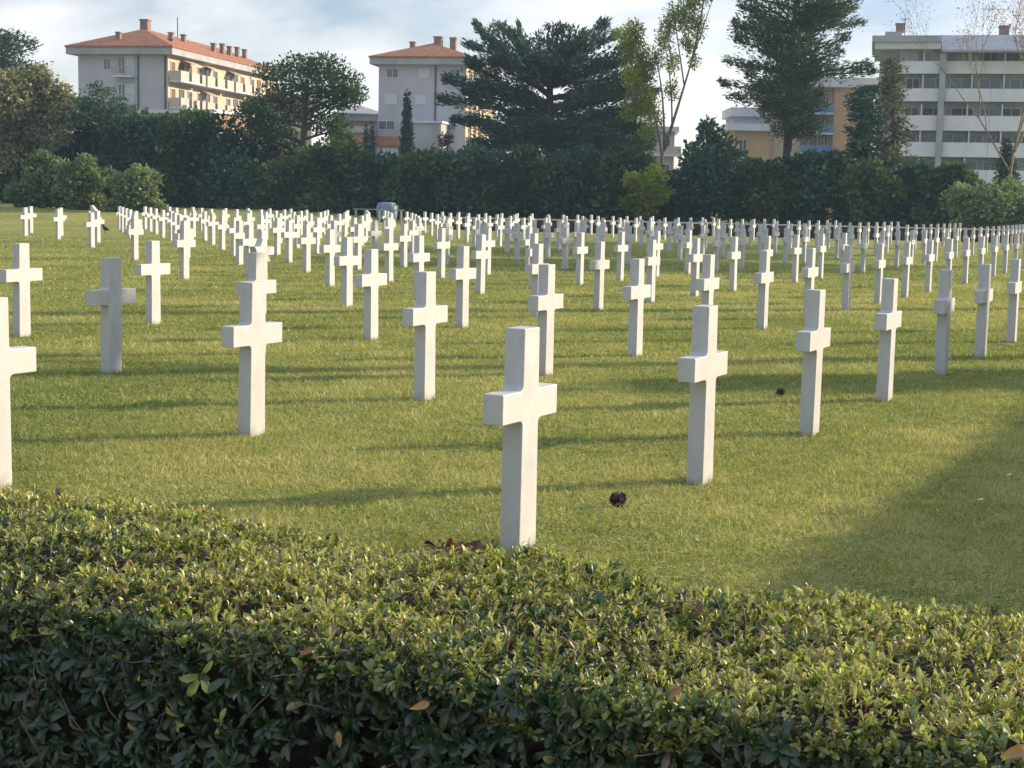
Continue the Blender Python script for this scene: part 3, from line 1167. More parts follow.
make_tree('round_bush', 'darker bush wedged between the two round bushes', 'bush', BUSH, 108, 92, dome_spec(110, 154, 24, 206, 12, 404), 5000, 0.26, 'olive', 0.1, 180, tint=(0.3, 0.2), rnd=0.4)
make_tree('round_bush', 'large pale green bush at the right end of the tree belt', 'bush', BUSH, 990, 95, dome_spec(990, 170, 48, 222, 22, 405), 9000, 0.25, 'olive', 0.12, 195, tint=(0.45, 0.2), rnd=0.5)
make_tree('yellow_bush', 'yellow green loose bush at the foot of the tall leaning tree', 'bush', None, 647, 104, dome_spec(647, 156, 27, 212, 14, 406), 3600, 0.26, 'poplar', 0.1, 180, tint=(0.3, 0.25), rnd=0.4)

MAT['bare'] = leaf_mat('thin_brownish_twig_leaves', [(0, (0.07, 0.05, 0.045)), (0.5, (0.14, 0.10, 0.085)), (1, (0.24, 0.18, 0.14))], 0.2, 0.0)
make_tree('bare_shrub', 'thin brownish half-bare shrub before the pale annex of the lilac house', 'shrub', 'half-bare brown shrubs', 440, 113, dome_spec(440, 126, 30, 190, 16, 501), 7500, 0.22, 'bare', 0.1, 150, rnd=0.5, shell=0.7)
make_tree('bare_shrub', 'thin brownish half-bare shrub left of the umbrella pine trunk', 'shrub', 'half-bare brown shrubs', 280, 119, dome_spec(280, 122, 24, 185, 14, 502), 5000, 0.2, 'bare', 0.1, 150, rnd=0.5, shell=0.7)
make_tree('bare_shrub', 'thin brownish half-bare shrub right of the umbrella pine trunk', 'shrub', 'half-bare brown shrubs', 342, 120, dome_spec(342, 116, 20, 185, 12, 503), 4000, 0.2, 'bare', 0.1, 150, rnd=0.5, shell=0.7)

# ------------------------------------------------------------------ single trees
make_tree('umbrella_pine', 'dark umbrella pine with a broad domed crown between two red-roofed blocks', 'tree', None, 309, 118,
          [(300, 66, 22, 11), (325, 66, 22, 12), (275, 72, 22, 9), (345, 82, 18, 13), (355, 94, 12, 10), (318, 84, 26, 14), (285, 92, 26, 11), (262, 106, 24, 12), (250, 116, 20, 10),
           (270, 126, 26, 12), (295, 112, 18, 12), (330, 100, 22, 10), (345, 100, 16, 9), (255, 132, 20, 10), (280, 138, 18, 10), (322, 120, 20, 14), (338, 128, 14, 14)], 13000, 0.25, 'pinef', 0.42, 64, tint=(0.45, 0.25))


def cedar(name, label, px, Y, trunk_top, tips, n_per, mat, lng, wid, trunk_r, lean=None, width_px=9, bark='bark', tint=(0.45, 0.22)):
    bx = at(px, 200, Y).x
    root = empty(name, (bx, Y, base_z(bx, Y)))
    tag(root, label, 'tree')
    o = Vector((bx, Y, root.location.z))
    mbt = MB()
    t1 = at(lean or px, trunk_top, Y) - o
    pts = limb(mbt, (0, 0, -0.2), t1, trunk_r, trunk_r * 0.22, 0.04, 8)
    PP, DD, TI = [], [], []
    for (tx, ty, fy) in tips:
        dy = random.uniform(-1, 1) * 4.2
        tip = at(tx, ty, Y + dy) - o
        st = at(px + (lean - px if lean else 0) * 0.4, fy, Y) - o
        f = max(0.05, min(0.98, (st.z + 0.2) / t1.z))
        i = f * (len(pts) - 1)
        i0 = int(i)
        p0 = pts[i0].lerp(pts[min(i0 + 1, len(pts) - 1)], i - i0)
        lp = limb(mbt, p0, tip, trunk_r * 0.3, 0.03, 0.18, 6)
        L_ = (tip - p0).length
        axis = (tip - p0).normalized()
        sd = axis.cross(Vector((0, 0, 1)))
        if sd.length < 0.1:
            sd = Vector((1, 0, 0))
        sd.normalize()
        n = int(n_per * (0.4 + L_ / 6))
        bt = random.gauss(0, 0.5)
        for _ in range(n):
            t = 1 - random.random() ** 1.5 * 0.85
            k = t * (len(lp) - 1)
            k0 = min(int(k), len(lp) - 2)
            c = lp[k0].lerp(lp[k0 + 1], k - k0)
            spread = (0.25 + 1.5 * math.sin(math.pi * min(1, t * 0.9 + 0.02)) ** 0.8) * width_px * Y / F_PX
            c = c + sd * max(-1.7, min(1.7, random.gauss(0, 1))) * spread + Vector((0, 0, random.gauss(0.05, 0.20 * spread + 0.06)))
            PP.append(c)
            s_ = random.choice((-1, 1))
            DD.append(axis * random.uniform(0.3, 1.2) + sd * s_ * random.uniform(0.1, 1.0) + Vector((0, 0, random.gauss(0.22, 0.3))))
            TI.append(bt)
    n = len(PP)
    V, Fv = cards(np.array([tuple(p) for p in PP]), np.array([tuple(p) for p in DD]), RS.normal(0, 0.5, (n, 3)) + np.array([0, 0, 1.0]), lng * RS.uniform(0.5, 1.4, n), wid * RS.uniform(0.6, 1.3, n))
    t = np.clip(tint[0] + tint[1] * (0.5 * np.array(TI) + 0.7 * RS.normal(0, 1, n)), 0, 1)
    mbt.build('trunk', MAT[bark], root, True)
    link('crown', np_mesh('crown', V, Fv, t), MAT[mat], root)
    return root


rr = random.Random(5)
tips = [(446, 80, 115), (442, 100, 125), (476, 27, 90), (490, 40, 100), (512, 35, 90), (560, 30, 80), (603, 24, 80), (585, 36, 85), (540, 42, 80), (632, 46, 90), (645, 66, 100), (655, 92, 112), (650, 112, 125), (638, 128, 130), (456, 120, 130), (470, 64, 110), (465, 92, 120), (500, 60, 95), (620, 62, 90), (470, 46, 100), (615, 36, 82), (520, 28, 82), (500, 28, 90)]
for _ in range(60):
    tx = rr.uniform(468, 652)
    lim = 34 + abs(tx - 550) * 0.22
    ty = rr.uniform(lim + 6, 152)
    tips.append((tx, ty, min(145, ty + rr.uniform(4, 30))))
cedar('cedar_tree', 'huge spreading dark cedar with layered arms at centre', 548, 116, 34, tips, 560, 'cedarf', 0.48, 0.14, 0.55)

tips = [(745, 8, 40), (738, -6, 30), (735, 22, 55), (728, 62, 85), (722, 84, 105), (738, 40, 70), (748, 76, 95), (735, 98, 115), (850, 10, 40), (858, 24, 55), (845, 38, 65), (838, 52, 75), (868, 66, 82), (872, 72, 85), (818, 100, 118), (845, -8, 20), (860, -4, 20), (740, -30, 0), (850, -30, 0), (800, -50, -20), (770, -48, -20), (825, -45, -20)]
for _ in range(66):
    ty = rr.uniform(-35, 132)
    hw = 52 if ty < 60 else 52 - (ty - 60) * 0.55
    tx = 793 + rr.uniform(-hw, hw)
    tips.append((tx, ty, min(150, ty + rr.uniform(6, 28))))
cedar('tall_pine', 'tallest dark pine reaching above the frame before the peach block', 787, 113, -48, tips, 430, 'pinef', 0.40, 0.125, 0.42, lean=800, width_px=9, tint=(0.5, 0.28))

# pale poplar with a bare leaning trunk


def poplar_extra(mbt, o):
    Y = 110
    for (x0, y0, x1, y1, r) in ((664, 150, 692, 60, 0.13), (692, 60, 706, -20, 0.09), (664, 150, 655, 50, 0.09), (672, 128, 664, 40, 0.07), (684, 84, 672, 0, 0.06), (662, 158, 640, 70, 0.09), (640, 70, 634, 35, 0.06), (668, 140, 648, 90, 0.06), (692, 60, 715, -8, 0.05)):
        limb(mbt, at(x0, y0, Y) - Vector(o), at(x1, y1, Y + random.uniform(-.8, .8)) - Vector(o), r, r * 0.4, 0.08, 6)


make_tree('poplar_tree', 'tall thin yellow green tree with bare leaning trunks', 'tree', None, 655, 110,
          [(634, 40, 13, 12), (642, 56, 14, 14), (628, 54, 10, 12), (646, 78, 12, 14), (652, 100, 9, 12), (640, 88, 9, 12),
           (664, 40, 11, 14), (656, 60, 9, 12), (672, 62, 9, 12), (676, 16, 13, 14), (690, 6, 14, 12), (698, 26, 10, 14), (688, 44, 10, 10), (702, -6, 13, 12), (680, -14, 14, 12), (712, -8, 8, 8), (694, 62, 7, 8), (672, 90, 8, 12), (656, 120, 9, 12), (648, 132, 10, 9), (622, 36, 11, 10), (634, 30, 12, 10), (640, 70, 13, 13), (630, 76, 11, 13), (636, 98, 12, 14), (644, 112, 11, 12), (630, 112, 10, 10), (668, 26, 9, 10), (686, 24, 10, 12)], 15000, 0.18, 'poplar', 0.30, 148, bark='pale_bark', tint=(0.5, 0.25), limbs=False, extra=poplar_extra, lean_px=664, shell=0.6)


def column_spec(px, top, base, w, n):
    out = []
    for i in range(n):
        t = (i + 0.5) / n
        ww = w * (0.18 + 0.82 * t ** 0.7)
        out.append((px, top + (base - top) * t, ww, (base - top) / n * 0.9))
    return out


make_tree('cypress_tree', 'slim dark cypress spire against the lilac house front', 'tree', None, 407, 150, column_spec(407, 94, 168, 7, 9), 2600, 0.3, 'cypf', 0.15, 108, limbs=False, rnd=0.05)
make_tree('cypress_tree', 'tiny dark cypress left of the lilac red-roofed house', 'tree', 'pair of tiny cypresses', 366, 165, column_spec(366, 127, 165, 3.2, 6), 700, 0.28, 'cypf', 0.1, 135, limbs=False, rnd=0.05)
make_tree('cypress_tree', 'tiny dark cypress nearest the left wall of the lilac house', 'tree', 'pair of tiny cypresses', 372, 163, column_spec(372, 125, 165, 3.4, 6), 700, 0.28, 'cypf', 0.1, 135, limbs=False, rnd=0.05)

tips = []
for i in range(52):
    t = i / 51
    ty = 62 + 100 * t
    hw = 3 + 24 * t ** 0.8
    tips.append((892 + rr.uniform(-1, 1) * hw, ty + hw * 0.25, ty - 2))
cedar('spruce_tree', 'thin brown green conifer in front of the grey balcony block', 890, 112, 58, tips, 74, 'sprucef', 0.42, 0.16, 0.2, lean=892, width_px=4.0)
tips = []
for i in range(44):
    t = i / 43
    ty = 90 + 90 * t
    hw = 2 + 22 * t ** 0.75
    tips.append((866 + rr.uniform(-1, 1) * hw, ty + hw * 0.2, ty - 2))
cedar('spruce_tree', 'dense dark conical conifer at the right of the peach wall', 866, 110, 86, tips, 150, 'cedarf', 0.42, 0.2, 0.2, width_px=4.5, tint=(0.3, 0.2))
make_tree('small_conifer', 'little dark cone-shaped conifer before the lowest balcony at right', 'tree', None, 1007, 118, column_spec(1007, 142, 185, 12, 6), 1500, 0.3, 'cedarf', 0.12, 150, limbs=False, rnd=0.1)

# left side
make_tree('feathery_tree', 'broad brown green feathery tree at the left edge', 'tree', None, 15, 120,
          [(10, 96, 26, 22), (35, 100, 22, 20), (55, 104, 16, 14), (20, 84, 18, 14), (45, 88, 12, 10), (0, 110, 24, 26), (30, 122, 24, 20), (62, 112, 12, 12), (-12, 90, 20, 24), (8, 136, 26, 18), (70, 118, 8, 8), (-20, 120, 20, 24), (62, 96, 12, 12), (50, 132, 20, 16), (-5, 150, 26, 20), (40, 76, 12, 9)], 22000, 0.28, 'brushf', 0.3, 92, tint=(0.5, 0.25), long=1.4, droop=0.3)
tips = []
for _ in range(34):
    ty = rr.uniform(34, 108)
    hw = 4 + (ty - 34) * 0.38
    tips.append((5 + rr.uniform(-1, 1) * hw, ty, ty + 6))
tips += [(34, 48, 58), (40, 66, 74), (30, 42, 52), (41, 70, 80)]
cedar('dark_conifer', 'dark conifer top rising behind the feathery tree at far left', 6, 130, 32, tips, 150, 'cedarf', 0.45, 0.17, 0.3, width_px=8)
tips = [(95, 88, 100), (105, 92, 104), (85, 100, 110), (118, 100, 112), (78, 112, 120), (128, 112, 122), (135, 120, 128), (72, 122, 128)]
for _ in range(22):
    tips.append((104 + rr.uniform(-30, 30), rr.uniform(100, 135), rr.uniform(112, 140)))
cedar('spiky_tree', 'spiky dark bluish tree before the left red-roofed block', 104, 122, 90, tips, 170, 'cedarf', 0.45, 0.16, 0.2, width_px=6)

# bare orange tree at the right
bx = at(1016, 200, 114).x
root = empty('bare_tree', (bx, 114, 0))
tag(root, 'nearly bare tree with orange brown twigs at the right edge', 'tree')
mbt = MB()
O = Vector((bx, 114, 0))
PT = []


def grow(p, d, L_, r, lev):
    q = p + d * L_
    pts = limb(mbt, p, q, r, r * 0.6, 0.15, 4)
    if lev >= 3:
        PT.append(q)
    if lev == 5:
        return
    for _ in range(random.choice((2, 3)) if lev else 4):
        nd = (d + Vector((random.gauss(0, 0.34), random.gauss(0, 0.34), random.gauss(0.22, 0.2)))).normalized()
        grow(pts[random.choice((-1, -1, -2))], nd, L_ * random.uniform(0.62, 0.85), max(0.010, r * 0.55), lev + 1)


grow(Vector((0, 0, -0.1)), Vector((-0.06, 0, 1)), 6.2, 0.15, 0)
mbt.build('trunk', MAT['pale_bark'], root, True)
n = 3400
pp = np.array([tuple(PT[i]) for i in RS.randint(0, len(PT), n)]) + RS.normal(0, 0.32, (n, 3))
V, Fv = cards(pp, RS.normal(0, 1, (n, 3)), RS.normal(0, 1, (n, 3)), RS.uniform(0.08, 0.2, n), RS.uniform(0.04, 0.1, n))
link('crown', np_mesh('crown', V, Fv, RS.rand(n)), MAT['autumn'], root)


# ------------------------------------------------------------------ things off the right edge that throw the shadows
def stand(name, label, c, t, base_h, top_h, rad, trunk_r, n=3600, group='umbrella pines beyond the right edge'):
    """umbrella pine on the sun line with cross-coordinate c, t metres sunward of x=0 on that line"""
    y0 = c / 0.938
    p = Vector((0, y0, 0)) + SUN_H * t
    root = empty(name, (p.x, p.y, 0))
    tag(root, label, 'tree', group)
    mbt = MB()
    limb(mbt, (0, 0, -0.2), (random.uniform(-.3, .3), 0, base_h + 0.5), trunk_r, trunk_r * 0.7, 0.03, 6)
    bl = []
    for _ in range(15):
        a_ = random.uniform(0, 6.28)
        q = rad * math.sqrt(random.random()) * 0.8
        h_ = base_h + (top_h - base_h) * (0.35 + 0.35 * (1 - q / rad)) + random.uniform(-.3, .3)
        bl.append([q * math.cos(a_), q * math.sin(a_), h_, rad * 0.36, rad * 0.36, (top_h - base_h) * 0.33])
        limb(mbt, (0, 0, base_h * random.uniform(0.8, 1.0)), bl[-1][:3], trunk_r * 0.35, 0.04, 0.2, 4)
    mbt.build('trunk', MAT['bark'], root, True)
    leafy('crown', bl, n, 0.5, root, MAT['pinef'], (0.5, 0.25))
    return root


stand('umbrella_pine', 'slim umbrella pine outside the frame beside the front row', 14.5, 21.0, 9, 12, 3.2, 0.24)
stand('umbrella_pine', 'umbrella pine outside the frame beside the third row', 21.9, 24.5, 12.0, 15.0, 3.4, 0.30)
stand('umbrella_pine', 'umbrella pine outside the frame beyond the middle rows', 39, 40, 9.5, 14.5, 4.6, 0.36)
stand('umbrella_pine', 'umbrella pine outside the frame beyond the far rows', 48, 43, 10, 15, 5.2, 0.38)
stand('umbrella_pine', 'umbrella pine outside the frame near the boundary wall', 57.5, 47, 10.5, 15, 5.0, 0.36)


def cyp(c, t, h, r, label):
    y0 = c / 0.938
    p = Vector((0, y0, 0)) + SUN_H * t
    root = empty('cypress_tree', (p.x, p.y, 0))
    tag(root, label, 'tree', None)
    mbt = MB()
    limb(mbt, (0, 0, -0.2), (0, 0, h * 0.9), 0.14, 0.03, 0.01, 6)
    mbt.build('trunk', MAT['bark'], root, True)
    bl = [[random.uniform(-.1, .1), random.uniform(-.1, .1), h * (0.06 + 0.88 * i / 9), r * math.sin(math.pi * (0.22 + 0.70 * i / 9)) ** 0.7, r * math.sin(math.pi * (0.22 + 0.70 * i / 9)) ** 0.7, h * 0.09] for i in range(10)]
    leafy('crown', bl, 5200, 0.34, root, MAT['cypf'], (0.5, 0.25))


cyp(12.5, 19.5, 5.7, 1.0, 'dense cypress outside the frame beside the front row')

# long clipped hedge parallel to the first row, outside the frame, whose shadow fills the lower right corner
lau = empty('tall_hedge', (12.45, 13.26, 0), math.atan2(0.886, 0.464))
tag(lau, 'tall clipped laurel hedge running beside the field, out of frame', 'hedge')
HL_, HW_, HH_ = 15.0, 0.7, 2.99
HN_ = -6.8
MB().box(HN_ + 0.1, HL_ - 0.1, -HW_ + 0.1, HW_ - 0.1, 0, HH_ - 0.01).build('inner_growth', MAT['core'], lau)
n = 20000
fc = RS.randint(0, 3, n)
P = np.stack([RS.uniform(HN_, HL_, n), np.where(fc == 0, -HW_, np.where(fc == 1, HW_, RS.uniform(-HW_, HW_, n))), np.where(fc == 2, HH_, RS.uniform(0.05, HH_ - 0.1, n))], 1) + RS.normal(0, 0.02, (n, 3)) * np.array([2, 2, 0.5])
V, Fv = cards(P, RS.normal(0, 1, (n, 3)) + np.array([0, 0, 0.4]), RS.normal(0, 1, (n, 3)), np.where(fc == 2, 0.4, 1) * RS.uniform(0.1, 0.22, n), np.where(fc == 2, 0.5, 1) * RS.uniform(0.06, 0.12, n))
link('foliage', np_mesh('foliage', V, Fv, np.clip(RS.normal(0.5, 0.2, n), 0, 1)), MAT['oak'], lau)

# ------------------------------------------------------------------ boundary wall and cart
MAT['wall_dark'] = surf_mat('dark_brown_stone', (0.035, 0.026, 0.022), (0.09, 0.06, 0.05), 3, 0.9, 0.4)
MAT['coping'] = surf_mat('pale_coping', (0.5, 0.5, 0.47), (0.62, 0.61, 0.58), 2, 0.8)
w0 = at(438, 217, 88.5)
w1 = at(1090, 228, 85.5)
wd_ = Vector((w1.x - w0.x, w1.y - w0.y, 0))
wl = wd_.length
wall = empty('boundary_wall', (w0.x, w0.y, 0), math.atan2(wd_.y, wd_.x))
tag(wall, 'low dark brown wall with thin pale coping behind the farthest crosses', 'wall')
h0 = 0.74
mb = MB()
mb.box(0, wl, -0.14, 0.14, -0.2, h0 - 0.07)
mb.build('wall_body', MAT['wall_dark'], wall)
mb = MB()
mb.box(-0.05, wl + 0.05, -0.19, 0.19, h0 - 0.068, h0)
mb.build('coping', MAT['coping'], wall)

MAT['tarp'] = surf_mat('pale_blue_tarpaulin', (0.13, 0.19, 0.25), (0.20, 0.27, 0.34), 3, 0.55, 0.5, 5)
MAT['tarp_dark'] = surf_mat('dark_grey_plastic', (0.05, 0.06, 0.07), (0.08, 0.09, 0.10), 3, 0.5)
MAT['slab'] = surf_mat('pale_board', (0.30, 0.32, 0.24), (0.38, 0.39, 0.30), 3, 0.8)
YC = 96
cc = at(387, 208, YC)
cart = empty('covered_cart', (cc.x, YC, 0), -0.35)
tag(cart, 'pale blue tarpaulin covered cart parked before the dark trees', 'cart')
k = YC / F_PX
# bulging cover: stack of rounded rings
mb = MB()
rings = [(0.30, 0.50, 0.42), (0.50, 0.58, 0.48), (0.95, 0.62, 0.52), (1.25, 0.60, 0.50), (1.42, 0.50, 0.42), (1.48, 0.30, 0.24)]
seg = 20
vs, fs = [], []
for (z, rx, ry) in rings:
    for q in range(seg):
        a_ = 2 * math.pi * q / seg
        cx, sx = math.cos(a_), math.sin(a_)
        vs.append((rx * math.copysign(abs(cx) ** 0.55, cx), ry * math.copysign(abs(sx) ** 0.55, sx), z))
for i in range(len(rings) - 1):
    for q in range(seg):
        q2 = (q + 1) % seg
        fs.append((i * seg + q, i * seg + q2, (i + 1) * seg + q2, (i + 1) * seg + q))
fs.append(tuple(range((len(rings) - 1) * seg, len(rings) * seg)))
fs.append(tuple(range(seg - 1, -1, -1)))
mb.add(vs, fs)
mb.build('cover', MAT['tarp'], cart, True)
mb = MB()
mb.tube([(0.55, -0.1, 1.34), (0.8, -0.1, 1.30), (0.86, -0.1, 1.0)], 0.04, 6)
mb.build('handle', MAT['tarp_dark'], cart)
mb = MB().box(-0.5, 0.5, -0.4, 0.4, 0.18, 0.29)
mb.build('frame', MAT['tarp_dark'], cart)
for sx in (-0.48, 0.48):
    mb = MB()
    mb.tube([(sx - 0.05, -0.2, 0.2), (sx + 0.05, -0.2, 0.2)], 0.2, 14)
    mb.build('wheel', MAT['tarp_dark'], cart)
for (x0, x1, py, nm, lb) in ((353, 382, 208.5, 'plank', 'long pale plank lying left of the blue covered cart'), (391, 404, 209.5, 'plank', 'short pale plank lying right of the blue covered cart')):
    a_, b_ = at(x0, py, 95), at(x1, py, 95)
    mb = MB().box(0, b_.x - a_.x, -0.14, 0.14, 0, 0.05)
    zt = a_.z
    o = mb.build(nm, MAT['slab'])
    # lies on two bearers of its own
    me = o.data
    mb2 = MB().box(0, b_.x - a_.x, -0.14, 0.14, zt - 0.05, zt)
    for xx in (0.12, (b_.x - a_.x) - 0.24):
        mb2.box(xx, xx + 0.12, -0.12, 0.12, 0, zt - 0.052)
    o.data = mb2.mesh(nm)
    o.data.materials.append(MAT['slab'])
    o.location = (a_.x, 95, 0)
    tag(o, lb.replace('plank lying', 'bench'), 'bench', 'pale low benches by the cart')
    o.name = 'low_bench'

# ------------------------------------------------------------------ buildings
MAT['lilac'] = surf_mat('lilac_grey_render', (0.40, 0.385, 0.42), (0.46, 0.44, 0.47), 0.35, 0.85)
MAT['cream'] = surf_mat('cream_render', (0.46, 0.37, 0.26), (0.55, 0.45, 0.32), 0.4, 0.85)
MAT['pale_cream'] = surf_mat('pale_cream_parapet', (0.44, 0.39, 0.33), (0.52, 0.46, 0.39), 0.8, 0.85)
MAT['roofgrey'] = surf_mat('pale_grey_roofing', (0.30, 0.30, 0.325), (0.36, 0.36, 0.385), 0.8, 0.85)
MAT['bright_white'] = surf_mat('white_parapet_panels', (0.60, 0.60, 0.64), (0.69, 0.685, 0.72), 0.7, 0.8)
MAT['peach'] = surf_mat('peach_render', (0.46, 0.30, 0.17), (0.52, 0.35, 0.21), 0.4, 0.85)
MAT['brick'] = surf_mat('terracotta_render', (0.36, 0.22, 0.15), (0.44, 0.28, 0.19), 0.5, 0.85)
MAT['tile'] = surf_mat('red_roof_tiles', (0.24, 0.09, 0.045), (0.36, 0.15, 0.075), 1.6, 0.85, 0.4, 5, stretch=(1, 1, 2))
MAT['bwhite'] = surf_mat('white_render', (0.51, 0.51, 0.55), (0.59, 0.585, 0.62), 0.5, 0.8)
MAT['bgrey'] = surf_mat('grey_concrete', (0.30, 0.30, 0.31), (0.38, 0.38, 0.39), 0.6, 0.85)
MAT['dgrey'] = surf_mat('dark_grey_metal', (0.06, 0.06, 0.07), (0.09, 0.09, 0.1), 1, 0.6)
MAT['shutter'] = surf_mat('brown_shutters', (0.12, 0.07, 0.045), (0.17, 0.1, 0.065), 1, 0.7, stretch=(1, 1, 20))
MAT['wshutter'] = surf_mat('white_shutters', (0.5, 0.5, 0.52), (0.58, 0.58, 0.6), 1, 0.7, stretch=(1, 1, 20))
MAT['bluep'] = surf_mat('blue_panels', (0.10, 0.19, 0.36), (0.16, 0.26, 0.44), 1, 0.6)
MAT['stone'] = surf_mat('chimney_brick', (0.19, 0.13, 0.105), (0.27, 0.19, 0.15), 2, 0.85)
m, t, out = new_mat('window_glass')
p = N(t, 'ShaderNodeBsdfPrincipled')
p.inputs['Base Color'].default_value = (0.06, 0.075, 0.09, 1)
p.inputs['Roughness'].default_value = 0.12
p.inputs['Specular IOR Level'].default_value = 0.7
t.links.new(p.outputs[0], out.inputs[0])
MAT['glass'] = m


class Bld:
    """local frame: x along the front from its left end, y into the depth, z up"""

    def __init__(self, name, label, x, y, rz, cat='building', group=None):
        self.root = empty(name, (x, y, 0), rz)
        tag(self.root, label, cat, group)

    def box(self, name, m, *a, parent=None):
        return MB().box(*a).build(name, MAT[m], parent or self.root)

    def front_window(self, xc, zc, w, h, y=0.0, frame='wshutter', fill='glass', mull=True):
        """window proud of the wall face at local y"""
        mb = MB()
        d0, d1 = y - 0.07, y + 0.02
        fw_ = 0.09
        mb.box(xc - w / 2, xc - w / 2 + fw_, d0, d1, zc - h / 2, zc + h / 2)
        mb.box(xc + w / 2 - fw_, xc + w / 2, d0, d1, zc - h / 2, zc + h / 2)
        mb.box(xc - w / 2 + fw_, xc + w / 2 - fw_, d0, d1, zc + h / 2 - fw_, zc + h / 2)
        mb.box(xc - w / 2 + fw_, xc + w / 2 - fw_, d0, d1, zc - h / 2, zc - h / 2 + fw_)
        if mull:
            mb.box(xc - 0.04, xc + 0.04, d0 + 0.004, d1, zc - h / 2 + fw_, zc + h / 2 - fw_)
        f = mb.build('window', MAT[frame], self.root)
        MB().box(xc - w / 2 + fw_, xc + w / 2 - fw_, y - 0.03, y + 0.012, zc - h / 2 + fw_, zc + h / 2 - fw_).build('pane', MAT[fill], f)
        return f

    def side_window(self, yc, zc, w, h, x, frame='wshutter', fill='glass'):
        mb = MB()
        d0, d1 = x - 0.02, x + 0.07
        fw_ = 0.09
        mb.box(d0, d1, yc - w / 2, yc - w / 2 + fw_, zc - h / 2, zc + h / 2)
        mb.box(d0, d1, yc + w / 2 - fw_, yc + w / 2, zc - h / 2, zc + h / 2)
        mb.box(d0, d1, yc - w / 2 + fw_, yc + w / 2 - fw_, zc + h / 2 - fw_, zc + h / 2)
        mb.box(d0, d1, yc - w / 2 + fw_, yc + w / 2 - fw_, zc - h / 2, zc - h / 2 + fw_)
        f = mb.build('window', MAT[frame], self.root)
        MB().box(x - 0.012, x + 0.03, yc - w / 2 + fw_, yc + w / 2 - fw_, zc - h / 2 + fw_, zc + h / 2 - fw_).build('pane', MAT[fill], f)
        return f

    def hip_roof(self, x0, x1, y0, y1, z, rise, over, m='tile', soffit='bgrey'):
        X0, X1, Y0, Y1 = x0 - over, x1 + over, y0 - over, y1 + over
        hw = (X1 - X0) / 2
        xm = (X0 + X1) / 2
        if Y1 - Y0 < 2 * hw:
            ya = yb = (Y0 + Y1) / 2
        else:
            ya, yb = Y0 + hw, Y1 - hw
        mb = MB()
        e = 0.18
        mb.add([(X0, Y0, z + e), (X1, Y0, z + e), (X1, Y1, z + e), (X0, Y1, z + e), (xm, ya, z + rise), (xm, yb, z + rise), (X0, Y0, z), (X1, Y0, z), (X1, Y1, z), (X0, Y1, z)],
               [(0, 1, 4), (1, 2, 5, 4), (2, 3, 5), (3, 0, 4, 5), (0, 6, 7, 1), (1, 7, 8, 2), (2, 8, 9, 3), (3, 9, 6, 0), (6, 9, 8, 7)])
        r = mb.build('roof', MAT[m], self.root)
        MB().box(X0 + 0.12, X1 - 0.12, Y0 + 0.12, Y1 - 0.12, z - 0.75, z - 0.005).build('eaves', MAT[soffit], self.root)
        return r, (xm, ya, yb)

    def chimney(self, x, y, z0, z1, w=0.8, parent=None):
        c = MB().box(x - w / 2, x + w / 2, y - w / 2, y + w / 2, z0, z1).build('chimney', MAT['stone'], parent or self.root)
        MB().box(x - w / 2 - .08, x + w / 2 + .08, y - w / 2 - .08, y + w / 2 + .08, z1 + .002, z1 + 0.16).build('cap', MAT['stone'], c) if parent is None else None
        return c


# left red-roofed block
rzB = math.atan2(-0.21, 0.978)
ax = Vector((0.978, -0.21, 0)).normalized()
cB = at(168, 100, 175)
oB = Vector((cB.x, 175, 0)) - ax * 11
b1 = Bld('apartment_block', 'lilac apartment block with red tiled hip roof and sunlit side balconies at left', oB.x, oB.y, rzB)
b1.box('wall', 'lilac', 0, 10.8, 0, 34, -0.5, 17.4)
b1.box('side_wall', 'cream', 10.803, 11.0, 0.0, 34, -0.5, 17.4)
rf, (xm, ya, yb) = b1.hip_roof(0, 11, 0, 34, 18.0, 2.75, 1.1)
b1.chimney(xm, ya + 0.4, 20.0, 21.7, 0.95)
b1.chimney(xm - 1.2, ya - 4.0, 18.7, 19.8, 0.5)
for (cx, cy, z1) in ((8.2, 7, 21.4), (7.5, 12, 21.7), (9.2, 17, 21.2), (9.3, 19.5, 21.4), (9.0, 22.5, 21.4), (8.8, 25.5, 21.6), (8.6, 28.5, 21.6), (9.6, 4, 20.4)):
    b1.chimney(cx, cy, 18.4, z1 - 1.05, 0.5)
mb = MB()
mb.tube([(6.5, 12.5, 20.5), (6.5, 12.5, 22.9)], 0.06, 5)
mb.build('antenna', MAT['dgrey'], b1.root)
for zc in (16.2, 13.15, 10.1, 7.05, 4.0):
    b1.front_window(3.6, zc, 0.9, 1.3, fill='glass')
    b1.box('door_panel', 'wshutter', 5.0, 6.9, -0.05, 0.02, zc - 1.3, zc + 0.9)
    b1.front_window(5.4, zc - 0.1, 0.9, 2.0, y=-0.06, fill='glass')
    sl_ = b1.box('balcony', 'bwhite', 4.7, 7.2, -1.2, -0.002, zc - 1.5, zc - 1.3)
    mb = MB()
    for q in range(9):
        xx = 4.75 + q * 0.3
        mb.box(xx, xx + 0.05, -1.18, -1.12, zc - 1.298, zc - 0.4)
    mb.box(4.7, 7.2, -1.2, -1.10, zc - 0.398, zc - 0.33)
    mb.build('railing', MAT['bgrey'], sl_)
b1.box('drainpipe', 'dgrey', 7.35, 7.5, -0.13, -0.005, 0, 17.2)
b1.box('drainpipe', 'dgrey', 10.62, 10.78, -0.13, -0.005, 0, 17.2)
